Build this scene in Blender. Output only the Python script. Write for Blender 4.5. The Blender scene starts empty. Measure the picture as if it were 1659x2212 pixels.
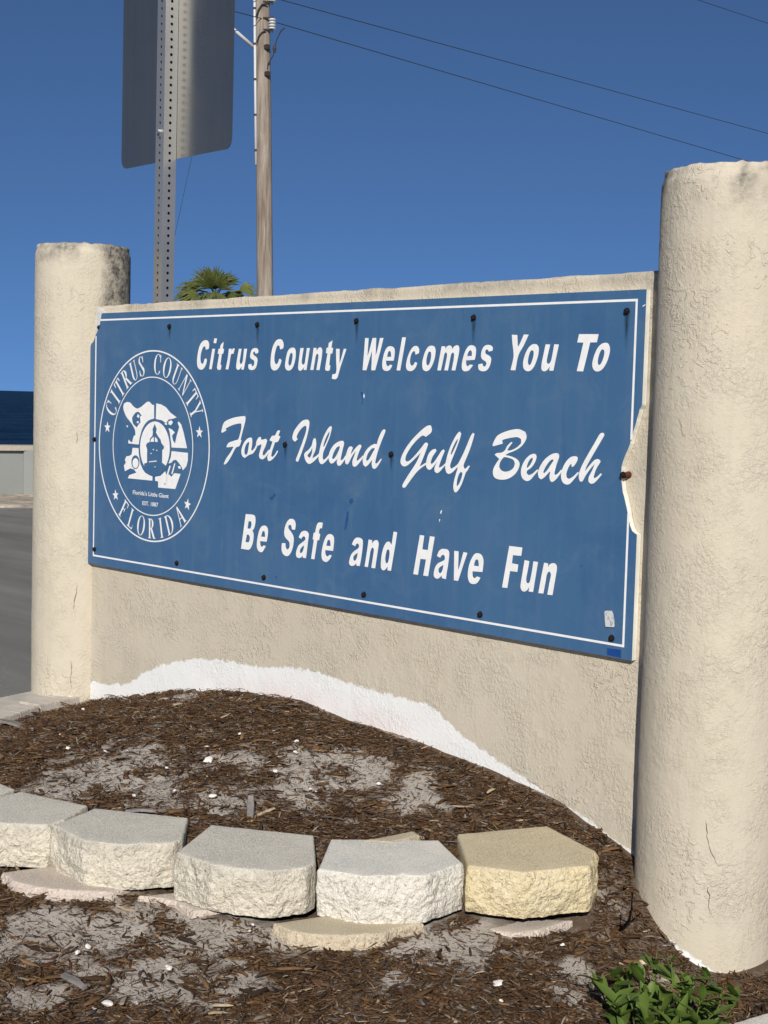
import bpy, bmesh, math, random
import numpy as np
from mathutils import Vector, Matrix
from mathutils.geometry import tessellate_polygon
random.seed(7); rng = np.random.default_rng(11)
sc = bpy.context.scene
col = sc.collection
R = math.radians

# ------------------------------------------------------------------ camera
# world: X along the sign wall (right), Y into the wall, Z up; the sign face lies in y = 0
YAW, PITCH, ROLL, FPX, CAMY, CAMZ = 0.80806, 0.075044, 0.02701, 3200.0, -2.8, 1.1
PW, PH = 1659.0, 2212.0                     # pixel frame used for measuring the photograph
O = np.array([0.0, CAMY, CAMZ])
fw = np.array([-math.sin(YAW)*math.cos(PITCH), math.cos(YAW)*math.cos(PITCH), -math.sin(PITCH)])
r0 = np.array([math.cos(YAW), math.sin(YAW), 0.0]); u0 = np.cross(r0, fw)
rt = math.cos(ROLL)*r0 + math.sin(ROLL)*u0
up = -math.sin(ROLL)*r0 + math.cos(ROLL)*u0
cam = bpy.data.cameras.new('camera'); cobj = bpy.data.objects.new('camera', cam); col.objects.link(cobj)
cam.sensor_fit = 'HORIZONTAL'; cam.sensor_width = 36.0; cam.lens = 36.0*FPX/PW
cam.clip_start = 0.05; cam.clip_end = 20000
cobj.matrix_world = Matrix(((rt[0], up[0], -fw[0], O[0]), (rt[1], up[1], -fw[1], O[1]), (rt[2], up[2], -fw[2], O[2]), (0, 0, 0, 1)))
sc.camera = cobj

# ------------------------------------------------------------------ sky, sun, exposure
SUN_AZ = R(43.0)      # right of the wall's outward normal
SUN_EL = R(30.0)
sun_dir = Vector((math.sin(SUN_AZ)*math.cos(SUN_EL), -math.cos(SUN_AZ)*math.cos(SUN_EL), math.sin(SUN_EL)))
world = bpy.data.worlds.new('World'); sc.world = world; world.use_nodes = True
wn = world.node_tree
sky = wn.nodes.new('ShaderNodeTexSky'); sky.sky_type = 'NISHITA'; sky.sun_disc = False
sky.sun_elevation = SUN_EL
sky.sun_rotation = math.atan2(sun_dir.x, sun_dir.y)
sky.altitude = 8000; sky.air_density = 1.5; sky.dust_density = 0.0; sky.ozone_density = 5.5
tc_ = wn.nodes.new('ShaderNodeTexCoord'); va_ = wn.nodes.new('ShaderNodeVectorMath'); va_.operation = 'ADD'; va_.inputs[1].default_value = (0, 0, .155)
vn_ = wn.nodes.new('ShaderNodeVectorMath'); vn_.operation = 'NORMALIZE'          # clear dry air: no bright band at the horizon
wn.links.new(tc_.outputs['Generated'], va_.inputs[0]); wn.links.new(va_.outputs[0], vn_.inputs[0]); wn.links.new(vn_.outputs[0], sky.inputs['Vector'])
tint = wn.nodes.new('ShaderNodeMix'); tint.data_type = 'RGBA'; tint.blend_type = 'MULTIPLY'; tint.inputs[0].default_value = 1.0; tint.inputs[7].default_value = (.86, .94, .95, 1)   # camera white balance
wn.links.new(sky.outputs[0], tint.inputs[6]); wn.links.new(tint.outputs[2], wn.nodes['Background'].inputs['Color'])
wn.nodes['Background'].inputs['Strength'].default_value = 0.090
sl = bpy.data.lights.new('sun', 'SUN'); sl.energy = 4.75; sl.angle = R(0.53); sl.color = (1.0, 0.95, 0.87)
so = bpy.data.objects.new('sun', sl); col.objects.link(so)
so.rotation_euler = sun_dir.to_track_quat('Z', 'Y').to_euler()
vs = sc.view_settings; vs.view_transform = 'Standard'; vs.look = 'None'; vs.gamma = 1.0; vs.exposure = 0.0
vs.use_curve_mapping = False

# ------------------------------------------------------------------ measuring helpers
def ray(x, y):
    return fw + rt*(x-PW/2)/FPX - up*(y-PH/2)/FPX
def onwall(x, y, Y=0.0):
    d = ray(x, y); return O + d*((Y-O[1])/d[1])
def onz(x, y, z=0.0):
    d = ray(x, y); return O + d*((z-O[2])/d[2])
def atd(x, y, dep):
    return O + ray(x, y)*dep
K = 1920.0/1659.0
def zp(reg, s, pts):                        # enlarged crop -> measuring frame
    return [((reg[0]+x/s)/K, (reg[1]+y/s)/K) for x, y in pts]

# ------------------------------------------------------------------ noise
def vnoise(P, seed=0):
    P = np.asarray(P, float); i = np.floor(P).astype(np.int64); f = P-i
    f = f*f*f*(f*(f*6-15)+10); out = 0.0
    for dx in (0, 1):
        for dy in (0, 1):
            for dz in (0, 1):
                h = ((i[:, 0]+dx)*73856093) ^ ((i[:, 1]+dy)*19349663) ^ ((i[:, 2]+dz)*83492791) ^ (seed*2654435761)
                h = (h ^ (h >> 13))*1274126177 & 0x7fffffff
                h = (h ^ (h >> 15))*668265263 & 0x7fffffff
                v = (h & 0xffff)/65535.0
                w = (f[:, 0] if dx else 1-f[:, 0])*(f[:, 1] if dy else 1-f[:, 1])*(f[:, 2] if dz else 1-f[:, 2])
                out = out+v*w
    return out
def fbm(P, seed=0, n=3):
    a, t, o = .5, 0, 0
    P = np.asarray(P, float)
    for k in range(n):
        o = o+a*vnoise(P*(2**k)+k*17.3, seed+k); t += a; a *= .5
    return o/t
def sstep(a, b, x):
    t = np.clip((x-a)/(b-a), 0, 1); return t*t*(3-2*t)

# ------------------------------------------------------------------ object helpers
def tag(o, label=None, cat=None, group=None, kind=None):
    if label: o['label'] = label
    if cat: o['category'] = cat
    if group: o['group'] = group
    if kind: o['kind'] = kind
    return o
def mesh(name, V, F, mat=None, smooth=False):
    me = bpy.data.meshes.new(name)
    me.from_pydata([tuple(v) for v in V] if not isinstance(V, list) else V, [], F)
    if mat: me.materials.append(mat)
    if smooth: me.polygons.foreach_set('use_smooth', [True]*len(me.polygons))
    me.update(); return me
def npmesh(name, V, Q, mat=None, smooth=False):   # all faces of one vertex count
    V = np.asarray(V, np.float32); Q = np.asarray(Q, np.int32); k = Q.shape[1]
    me = bpy.data.meshes.new(name)
    me.vertices.add(len(V)); me.vertices.foreach_set('co', V.ravel())
    me.loops.add(Q.size); me.loops.foreach_set('vertex_index', Q.ravel())
    me.polygons.add(len(Q)); me.polygons.foreach_set('loop_start', np.arange(0, Q.size, k, dtype=np.int32))
    if smooth: me.polygons.foreach_set('use_smooth', np.ones(len(Q), bool))
    if mat: me.materials.append(mat)
    me.update(calc_edges=True); me.validate(); return me
def fattr(me, name, vals):
    a = me.attributes.new(name, 'FLOAT', 'POINT'); a.data.foreach_set('value', np.asarray(vals, np.float32))
def obj(name, me, parent=None, loc=None):
    o = bpy.data.objects.new(name, me); col.objects.link(o)
    if loc is not None: o.location = loc
    if parent is not None:
        o.parent = parent
        pm = parent.location if parent.parent is None else parent.location+parent.parent.location
        o.location = Vector(loc or (0, 0, 0))-pm if parent.parent is None else Vector(loc or (0, 0, 0))-pm
    return o
def empty(name, loc, label=None, cat=None, group=None):
    o = bpy.data.objects.new(name, None); col.objects.link(o); o.location = loc; o.empty_display_size = .1
    return tag(o, label, cat, group)
def boxm(name, c, s, mat, bev=0.0, rot=None):
    bm = bmesh.new(); bmesh.ops.create_cube(bm, size=1)
    bmesh.ops.scale(bm, vec=s, verts=bm.verts)
    if bev: bmesh.ops.bevel(bm, geom=bm.edges[:], offset=bev, segments=2, affect='EDGES')
    if rot is not None: bmesh.ops.rotate(bm, cent=(0, 0, 0), matrix=rot, verts=bm.verts)
    bmesh.ops.translate(bm, vec=c, verts=bm.verts)
    me = bpy.data.meshes.new(name); bm.to_mesh(me); bm.free(); me.materials.append(mat); return me
def tube(path, rad, n=8, cap=True):
    path = [Vector(p) for p in path]; V = []; F = []
    rads = rad if isinstance(rad, (list, tuple)) else [rad]*len(path)
    ref = Vector((0.13, 0.31, 0.94)).normalized()
    for i, p in enumerate(path):
        t = (path[min(i+1, len(path)-1)]-path[max(i-1, 0)]).normalized()
        a = t.cross(ref)
        if a.length < 1e-3: a = t.cross(Vector((1, 0, 0)))
        a.normalize(); b = t.cross(a)
        for k in range(n):
            th = 2*math.pi*k/n; V.append(tuple(p+(a*math.cos(th)+b*math.sin(th))*rads[i]))
    for i in range(len(path)-1):
        for k in range(n):
            F.append((i*n+k, i*n+(k+1) % n, (i+1)*n+(k+1) % n, (i+1)*n+k))
    if cap: F.append(tuple(range(n-1, -1, -1))); F.append(tuple((len(path)-1)*n+k for k in range(n)))
    return V, F
def merge(parts):
    V = []; F = []
    for v, f in parts:
        b = len(V); V += list(v); F += [tuple(i+b for i in q) for q in f]
    return V, F

# ------------------------------------------------------------------ materials
class NT:
    def __init__(s, name, rough=.8, spec=.3):
        s.m = bpy.data.materials.new(name); s.m.use_nodes = True; s.t = s.m.node_tree; s.b = s.t.nodes['Principled BSDF']
        s.b.inputs['Roughness'].default_value = rough; s.b.inputs['Specular IOR Level'].default_value = spec
        s.tc = None
    def n(s, kind, **kw):
        x = s.t.nodes.new(kind)
        for k, v in kw.items(): setattr(x, k, v)
        return x
    def l(s, a, b): s.t.links.new(a, b)
    def co(s, scale=(1, 1, 1)):
        if s.tc is None: s.tc = s.n('ShaderNodeTexCoord')
        mp = s.n('ShaderNodeMapping'); mp.inputs['Scale'].default_value = scale
        s.l(s.tc.outputs['Object'], mp.inputs[0]); return mp.outputs[0]
    def noise(s, scale, detail=3, rough=.5, dist=0, vec=None):
        x = s.n('ShaderNodeTexNoise'); x.inputs['Scale'].default_value = scale; x.inputs['Detail'].default_value = detail
        x.inputs['Roughness'].default_value = rough; x.inputs['Distortion'].default_value = dist
        s.l(vec if vec is not None else s.co(), x.inputs['Vector']); return x.outputs['Fac']
    def ramp(s, fac, stops, interp='LINEAR'):
        x = s.n('ShaderNodeValToRGB'); x.color_ramp.interpolation = interp
        e = x.color_ramp.elements
        while len(e) < len(stops): e.new(.5)
        for q, (p, c) in zip(e, stops):
            q.position = p; q.color = (c, c, c, 1) if isinstance(c, (int, float)) else (*c, 1)
        s.l(fac, x.inputs[0]); return x.outputs[0]
    def mix(s, fac, a, b, mode='MIX'):
        x = s.n('ShaderNodeMix', data_type='RGBA', blend_type=mode)
        for i, v in ((0, fac), (6, a), (7, b)):
            if isinstance(v, (int, float)): x.inputs[i].default_value = v
            elif isinstance(v, tuple): x.inputs[i].default_value = (*v, 1)
            else: s.l(v, x.inputs[i])
        return x.outputs[2]
    def math(s, op, a, b=0.0, clamp=False):
        x = s.n('ShaderNodeMath', operation=op, use_clamp=clamp)
        for i, v in ((0, a), (1, b)):
            if isinstance(v, (int, float)): x.inputs[i].default_value = v
            else: s.l(v, x.inputs[i])
        return x.outputs[0]
    def attr(s, name):
        x = s.n('ShaderNodeAttribute'); x.attribute_name = name; return x
    def color(s, c):
        if isinstance(c, tuple): s.b.inputs['Base Color'].default_value = (*c, 1)
        else: s.l(c, s.b.inputs['Base Color'])
    def rough(s, c): s.l(c, s.b.inputs['Roughness'])
    def bump(s, h, dist=.002, strength=1.0, prev=None):
        x = s.n('ShaderNodeBump'); x.inputs['Distance'].default_value = dist; x.inputs['Strength'].default_value = strength
        s.l(h, x.inputs['Height'])
        if prev is not None: s.l(prev, x.inputs['Normal'])
        s.l(x.outputs[0], s.b.inputs['Normal']); return x.outputs[0]

def simple(name, c, rough=.7, spec=.3, metal=0.0, var=.15, scale=30, bump=0.0, bscale=80):
    t = NT(name, rough, spec); t.b.inputs['Metallic'].default_value = metal
    f = t.noise(scale, 4)
    t.color(t.mix(t.ramp(f, [(.3, 0.0), (.7, 1.0)]), tuple(x*(1-var) for x in c), tuple(min(1, x*(1+var)) for x in c)))
    if bump: t.bump(t.noise(bscale, 3), bump)
    return t.m

def stucco_mat(name, stain_tone=True):
    t = NT(name, .85, .25)
    cream = t.mix(t.ramp(t.noise(3.0, 5, .6), [(.3, 0.0), (.7, 1.0)]), (.545, .487, .383), (.588, .530, .425))
    cream = t.mix(t.ramp(t.noise(9.0, 4, .6, .4), [(.50, 0.0), (.78, .35)]), cream, (.64, .555, .415))
    cream = t.mix(t.ramp(t.noise(1.0, 4, .6, .2, t.co((34, 34, 1.6))), [(.52, 0.0), (.74, .22)]), cream, (.40, .36, .29))
    # old white coat (its edge follows the measured line kept in the attribute)
    d = t.attr('paint').outputs['Fac']
    e = t.math('ADD', d, t.math('MULTIPLY', t.math('SUBTRACT', t.noise(38, 4, .65, .5), .5), .038))
    wf = t.ramp(t.math('ADD', t.math('MULTIPLY', e, 30.0), .5, True), [(.42, 0.0), (.58, 1.0)])
    white = t.mix(t.ramp(t.noise(14, 3), [(.4, 0.0), (.8, .5)]), (.82, .82, .80), (.75, .745, .72))
    white = t.mix(t.math('MULTIPLY', t.attr('pink').outputs['Fac'], t.noise(11, 2)), white, (.80, .50, .45))
    c = t.mix(wf, cream, white)
    # weather stains (lichen) and a darker wall strip kept in the attribute
    s = t.attr('stain_tone').outputs['Fac']
    sf = t.math('MULTIPLY', s, t.math('ADD', t.ramp(t.noise(26, 5, .7), [(.36, 0.0), (.62, 1.0)]), .35))
    c = t.mix(t.math('MULTIPLY', sf, .85, True), c, t.mix(t.ramp(t.noise(70, 4), [(.35, 0.0), (.65, 1.0)]), (.06, .057, .048), (.24, .225, .195)))
    sp = t.ramp(t.noise(95, 3, .6), [(.70, 0.0), (.80, .35)])
    c = t.mix(sp, c, (.30, .265, .20))
    t.color(c)
    n1 = t.ramp(t.noise(115, 5, .66, .3, t.co((1, 1, .85))), [(.42, 0.0), (.64, 1.0)])
    n2 = t.noise(260, 4, .75, .1)
    msk = t.ramp(t.noise(10, 4, .65), [(.40, .15), (.62, .85)])
    n3 = t.math('MULTIPLY', t.ramp(t.noise(30, 3, .55, 1.6), [(.55, 0.0), (.60, 1.0), (.70, .6)]), t.ramp(t.noise(4.0, 2), [(.52, 0.0), (.62, .8)]))
    h = t.math('ADD', t.math('ADD', t.math('MULTIPLY', n1, msk), t.math('MULTIPLY', n2, .38)), n3)
    h = t.math('MULTIPLY', h, t.math('SUBTRACT', 1.0, t.math('MULTIPLY', wf, .45)))
    t.bump(h, .0017, .95)
    return t.m

M = {}
M['stucco'] = stucco_mat('stucco')

def blue_mat():
    t = NT('blue_plastic', .42, .35)
    a = t.noise(2.2, 4, .6); c = t.mix(t.ramp(a, [(.3, 0.0), (.7, 1.0)]), (.043, .118, .248), (.056, .138, .268))
    st = t.noise(1.0, 4, .6, 0, t.co((34, 34, 2.2)))
    c = t.mix(t.ramp(st, [(.48, 0.0), (.72, .50)]), c, (.080, .156, .272))
    dk = t.noise(1.0, 3, .6, 0, t.co((22, 22, 1.6)))
    c = t.mix(t.ramp(dk, [(.60, 0.0), (.75, .45)]), c, (.031, .095, .228))
    c = t.mix(t.ramp(t.noise(9, 5, .7, .8), [(.50, 0.0), (.74, .6)]), c, (.092, .172, .275))
    c = t.mix(t.ramp(t.noise(2.6, 5, .7, 1.2), [(.55, 0.0), (.68, .45)]), c, (.034, .100, .232))
    c = t.mix(t.ramp(t.noise(70, 3), [(.70, 0.0), (.78, .4)]), c, (.12, .2, .32))
    t.color(c); t.rough(t.ramp(t.noise(6, 3), [(.3, .36), (.7, .55)]))
    t.bump(t.noise(120, 2), .0002, .5)
    return t.m
M['blue'] = blue_mat()
M['blue_dark'] = simple('fresh_blue', (.010, .060, .250), .4, .4, 0, .08)
M['scuff'] = simple('scuffed_blue', (.022, .080, .225), .5, .3, 0, .3, 200)
M['letter'] = simple('white_core', (.83, .83, .82), .5, .3, 0, .05, 45)
M['core'] = simple('core_edge', (.78, .76, .68), .6, .3, 0, .12, 20)
M['rust'] = simple('rusty_bolt', (.014, .009, .008), .8, .3, .2, .5, 300, .0006, 500)
M['rust_red'] = simple('rusty_shank', (.10, .035, .02), .8, .2, .2, .4, 400)
M['crackline'] = simple('crack_dark', (.22, .185, .135), .95, .1)  # brown ribbons drawn along the column cracks

def block_mat(name, top, face, tint, weather=.55):
    t = NT(name, .92, .2)
    g = t.n('ShaderNodeNewGeometry'); sx = t.n('ShaderNodeSeparateXYZ'); t.l(g.outputs['Normal'], sx.inputs[0])
    up_ = t.ramp(sx.outputs[2], [(.55, 0.0), (.85, 1.0)])
    fc = t.mix(t.ramp(t.noise(26, 5, .7), [(.35, 0.0), (.65, 1.0)]), tuple(x*.86 for x in face), face)
    fc = t.mix(t.ramp(t.noise(7, 3), [(.45, 0.0), (.7, .6)]), fc, tint)
    fc = t.mix(t.ramp(t.noise(140, 3, .6), [(.54, 0.0), (.66, .75)]), fc, tuple(min(.86, x*1.22) for x in face))
    fc = t.mix(t.ramp(t.noise(125, 4, .7), [(.34, .75), (.46, 0.0)]), fc, tuple(x*.45 for x in face))
    tcx = t.mix(t.ramp(t.noise(330, 3, .7), [(.36, 0.0), (.64, 1.0)]), tuple(x*.60 for x in top), tuple(min(.90, x*1.22) for x in top))
    tcx = t.mix(t.ramp(t.noise(9, 3), [(.4, 0.0), (.7, .5)]), tcx, tuple(x*1.12 for x in top))
    sz = t.n('ShaderNodeSeparateXYZ'); t.l(t.co(), sz.inputs[0])
    wz_ = t.math('ADD', t.math('MULTIPLY', t.math('SUBTRACT', sz.outputs[2], .052), 14.0), t.math('MULTIPLY', t.math('SUBTRACT', t.noise(16, 4, .6), .5), 2.6))
    fc = t.mix(t.math('MULTIPLY', wz_, weather, True), fc, tuple(x*.52 for x in top))   # grime on the upper face
    t.color(t.mix(up_, fc, tcx))
    hf = t.math('ADD', t.noise(85, 3, .6, .3), t.math('MULTIPLY', t.noise(190, 3, .6), .55))
    ht = t.math('ADD', t.math('MULTIPLY', t.noise(420, 3, .7), .30), t.math('MULTIPLY', t.noise(200, 3, .7), .22))
    mh = t.n('ShaderNodeMix', data_type='FLOAT'); t.l(up_, mh.inputs[0]); t.l(hf, mh.inputs[2]); t.l(ht, mh.inputs[3])
    t.bump(mh.outputs[0], .0080, 1.0)
    return t.m
M['blk_grey'] = block_mat('concrete_grey', (.685, .64, .545), (.67, .62, .51), (.71, .635, .50), .50)
M['blk_pale'] = block_mat('concrete_pale', (.86, .785, .67), (.74, .70, .615), (.76, .69, .585), .08)
M['blk_yellow'] = block_mat('concrete_yellow', (.68, .575, .385), (.70, .585, .355), (.74, .66, .48), .05)
M['blk_buff'] = block_mat('concrete_buff', (.58, .50, .36), (.60, .51, .37), (.64, .52, .38))
M['blk_pink'] = block_mat('concrete_pink', (.60, .52, .44), (.64, .55, .47), (.66, .54, .46))

def sand_mat():
    t = NT('sandy_soil', .95, .15)
    c = t.mix(t.ramp(t.noise(7, 5, .65), [(.35, 0.0), (.65, 1.0)]), (.47, .415, .355), (.58, .52, .455))
    c = t.mix(t.ramp(t.noise(160, 4, .7), [(.30, .8), (.44, 0.0)]), c, (.10, .075, .052))
    c = t.mix(t.ramp(t.noise(420, 2, .6), [(.64, 0.0), (.72, .6)]), c, (.60, .57, .52))
    sd = t.math('ADD', t.attr('sandy').outputs['Fac'], t.math('MULTIPLY', t.math('SUBTRACT', t.noise(45, 4, .7), .5), .9))
    c = t.mix(t.ramp(sd, [(.02, 0.0), (.75, 1.0)]), t.mix(t.noise(90, 3), (.080, .053, .036), (.185, .135, .098)), c)    # rotted mulch dust
    t.color(c); t.bump(t.math('ADD', t.noise(60, 5, .7), t.noise(350, 3, .7)), .004, 1.0); return t.m
M['sand'] = sand_mat()
def chip_mat():
    t = NT('wood_mulch', .88, .18)
    a = t.n('ShaderNodeAttribute'); a.attribute_name = 'chipcol'
    g = t.noise(140, 3, .6)
    t.color(t.mix(t.ramp(g, [(.35, 0.0), (.7, .45)]), a.outputs['Color'], t.mix(.5, a.outputs['Color'], (.02, .012, .008))))
    t.bump(t.noise(300, 3), .0008, .8); return t.m
M['chip'] = chip_mat()
M['bark'] = simple('weathered_wood', (.19, .175, .165), .9, .2, 0, .25, 60, .001, 200)
M['shell'] = simple('white_shell', (.78, .72, .66), .6, .3, 0, .12, 60, .001, 150)
M['pinkshell'] = simple('pink_shell', (.72, .50, .40), .6, .3, 0, .12, 60, .001, 150)

def asphalt_mat():
    t = NT('asphalt', .93, .15)
    mp = t.n('ShaderNodeMapping'); tcn = t.n('ShaderNodeTexCoord'); t.l(tcn.outputs['Object'], mp.inputs[0])
    mp.inputs['Rotation'].default_value = (0, 0, -YAW+.5); mp.inputs['Scale'].default_value = (.35, 2.2, 1); cobands = mp.outputs[0]
    c = t.mix(t.ramp(t.noise(1.0, 5, .65, .3, cobands), [(.3, 0.0), (.7, 1.0)]), (.155, .150, .138), (.27, .260, .237))
    c = t.mix(t.ramp(t.noise(170, 3, .7), [(.3, .5), (.42, 0.0)]), c, (.045, .045, .045))
    c = t.mix(t.ramp(t.noise(210, 3, .7), [(.6, 0.0), (.7, .5)]), c, (.30, .295, .28))
    t.color(c); t.bump(t.noise(220, 4, .7), .004, 1.0); return t.m
M['asphalt'] = asphalt_mat()
M['line'] = simple('worn_line', (.36, .36, .35), .9, .2, 0, .2, 25)
M['ground'] = simple('sandy_ground', (.33, .30, .24), .95, .1, 0, .2, .7, .006, 40)
M['drift'] = simple('beach_sand', (.40, .345, .28), .95, .1, 0, .35, 7, .03, 12)
M['seawall'] = simple('seawall_concrete', (.255, .268, .250), .9, .2, 0, .07, 2.0, .002, 60)
M['cap'] = simple('seawall_cap', (.44, .385, .32), .9, .2, 0, .15, 5, .004, 40)
M['curb'] = simple('curb_concrete', (.46, .43, .385), .92, .2, 0, .14, 14, .002, 120)
M['paver'] = simple('paver', (.50, .455, .40), .92, .2, 0, .15, 30, .002, 150)
def sea_mat():
    t = NT('sea_water', .45, .04)
    w = t.noise(1.0, 6, .65, .3, t.co((.9, .9, 1)))
    t.color(t.mix(t.ramp(t.noise(.35, 6, .7), [(.38, 0.0), (.62, 1.0)]), (.0025, .013, .036), (.013, .040, .086)))
    t.b.inputs['IOR'].default_value = 1.33
    t.bump(w, .6, 1.0); return t.m
M['sea'] = sea_mat()
def metal_mat(name, base, r0_, r1_, metal=1.0, streak=True):
    t = NT(name, r0_, .5); t.b.inputs['Metallic'].default_value = metal
    st = t.noise(1.0, 4, .6, 0, t.co((30, 30, 1.2)))
    c = t.mix(t.ramp(st, [(.35, 0.0), (.7, 1.0)]), tuple(x*.94 for x in base), tuple(x*1.04 for x in base))
    c = t.mix(t.ramp(t.noise(1.0, 3, .6, 0, t.co((160, 160, 3.0))), [(.70, 0.0), (.78, .5)]), c, tuple(min(1, x*1.6) for x in base))
    t.color(c); t.rough(t.ramp(t.noise(4, 4), [(.3, r0_), (.7, r1_)]))
    return t.m
M['alu'] = metal_mat('sign_aluminium', (.30, .29, .265), .24, .36, .88)
M['galv'] = metal_mat('galvanised_steel', (.46, .46, .45), .38, .52, .75)
def wood_mat():
    t = NT('pole_wood', .9, .15)
    g = t.noise(1.0, 5, .65, .3, t.co((16, 16, .8)))
    c = t.mix(t.ramp(g, [(.34, 0.0), (.66, 1.0)]), (.17, .135, .105), (.36, .315, .265))
    c = t.mix(t.ramp(t.noise(1.0, 3, .5, 0, t.co((7, 7, .25))), [(.56, 0.0), (.68, .7)]), c, (.13, .085, .06))
    t.color(c); t.bump(g, .012, .8); return t.m
M['pole'] = wood_mat()
M['pvc'] = simple('white_conduit', (.58, .59, .61), .5, .4, 0, .06)
M['porcelain'] = simple('porcelain', (.6, .61, .63), .3, .5, 0, .05)
M['hardware'] = simple('dark_hardware', (.06, .05, .045), .7, .3, .3, .2)
M['wire'] = simple('wire_metal', (.035, .036, .04), .7, .2, 0, .1)
def leaf_mat(name, c1, c2, tr=.25, rough=.5):
    t = NT(name, rough, .3)
    oi = t.n('ShaderNodeObjectInfo')
    c = t.mix(oi.outputs['Random'], c1, c2)
    c = t.mix(t.ramp(t.noise(40, 3), [(.4, 0.0), (.7, .35)]), c, tuple(x*.6 for x in c1))
    t.color(c)
    tb = t.n('ShaderNodeBsdfTranslucent'); t.l(c, tb.inputs[0])
    ms = t.n('ShaderNodeMixShader'); ms.inputs[0].default_value = tr
    t.l(t.b.outputs[0], ms.inputs[1]); t.l(tb.outputs[0], ms.inputs[2])
    t.l(ms.outputs[0], t.t.nodes['Material Output'].inputs[0]); return t.m
M['leaf'] = leaf_mat('weed_leaf', (.075, .135, .020), (.135, .195, .038), .20)
M['stem'] = simple('green_stem', (.09, .14, .03), .7, .2)
M['frond'] = leaf_mat('palm_frond', (.075, .095, .022), (.145, .165, .050), .15)
M['trunk'] = simple('palm_trunk', (.20, .165, .125), .95, .1, 0, .3, 12, .02, 14)
M['twig'] = simple('dry_twig', (.11, .075, .05), .9, .1, 0, .3, 60)

# ------------------------------------------------------------------ terrain of the bed
HW = [(-4.60, .030), (-4.397, .037), (-4.1, .095), (-3.833, .160), (-3.5, .212), (-3.282, .227), (-3.078, .204), (-2.814, .193), (-2.54, .171), (-2.29, .133), (-2.061, .055), (-1.9, .0), (-1.6, -.05)]
hwx = np.array([a for a, b in HW]); hwz = np.array([b for a, b in HW])
RING = np.array([(-1.93, -.04), (-1.985, -.20), (-2.13, -.31), (-2.30, -.56), (-2.53, -.765), (-2.83, -.90), (-3.10, -.985), (-3.36, -1.0), (-3.66, -.95), (-3.95, -.82), (-4.20, -.62), (-4.36, -.36), (-4.42, .02)])
POLY = np.vstack([RING, [(-4.42, .3), (-1.93, .3)]])
def inpoly(x, y, P):
    r = np.zeros(x.shape, bool); n = len(P)
    for i in range(n):
        x1, y1 = P[i]; x2, y2 = P[(i+1) % n]
        c = ((y1 > y) != (y2 > y)); xi = (x2-x1)*(y-y1)/((y2-y1) if y2 != y1 else 1e-9)+x1
        r ^= c & (x < xi)
    return r
def dpoly(x, y, P, closed=False):
    d = np.full(x.shape, 9e9); n = len(P)
    for i in range(n if closed else n-1):
        a = P[i]; b = P[(i+1) % n]; ab = b-a; t = np.clip(((x-a[0])*ab[0]+(y-a[1])*ab[1])/(ab@ab), 0, 1)
        d = np.minimum(d, np.hypot(x-a[0]-t*ab[0], y-a[1]-t*ab[1]))
    return d
def terrain(x, y):
    x = np.asarray(x, float); y = np.asarray(y, float)
    d0 = None; ins = inpoly(x, y, POLY); d = dpoly(x, y, RING); sd = np.where(ins, d, -d)
    t = d/(d+np.abs(np.minimum(y, -.0))+1e-6); s = sstep(0, 1, t)*.55+t*.45
    hw = np.interp(x, hwx, hwz)-.013
    edge = .070-.03*sstep(-2.3, -2.0, x)-.060*sstep(-3.7, -4.3, x)
    zin = edge+(hw-edge)*s
    zout = -.014-.026*sstep(.10, .35, d)-.045*sstep(-2.2, -1.75, x)*sstep(-.7, -.2, y)-.02*sstep(-1.1, -1.6, y)-.035*sstep(-1.95, -1.6, x)
    zout = zout-.078*np.exp(-((x+1.76)/.20)**2-((y+.17)/.22)**2)
    w = .03+.16*sstep(-2.10, -1.98, x)*sstep(-.42, -.25, y)
    k = sstep(-w, w, sd)
    z = zout+(zin-zout)*k
    P = np.c_[x*3.1, y*3.1, 0*x]
    return z+(fbm(P, 5, 3)-.5)*.022+(fbm(P*5, 9, 2)-.5)*.006

# sandy bed surface
gx = np.arange(-4.75, .2, .016); gy = np.arange(-3.3, .13, .016)
GX, GY = np.meshgrid(gx, gy); sh = GX.shape; X = GX.ravel(); Y = GY.ravel()
Zt = terrain(X, Y)
edgeo = np.maximum.reduce([sstep(-4.45, -4.70, X), sstep(-2.4, -3.2, Y), sstep(-.6, .1, X)])
Zt = Zt*(1-edgeo)+edgeo*(-.22)
idx = np.arange(sh[0]*sh[1]).reshape(sh)
Q = np.stack([idx[:-1, :-1].ravel(), idx[:-1, 1:].ravel(), idx[1:, 1:].ravel(), idx[1:, :-1].ravel()], 1)
bed = obj('garden_bed_soil', npmesh('garden_bed_soil', np.c_[X, Y, Zt], Q, M['sand'], True)); tag(bed, kind='structure'); bedX, bedY = X.copy(), Y.copy()

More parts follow.
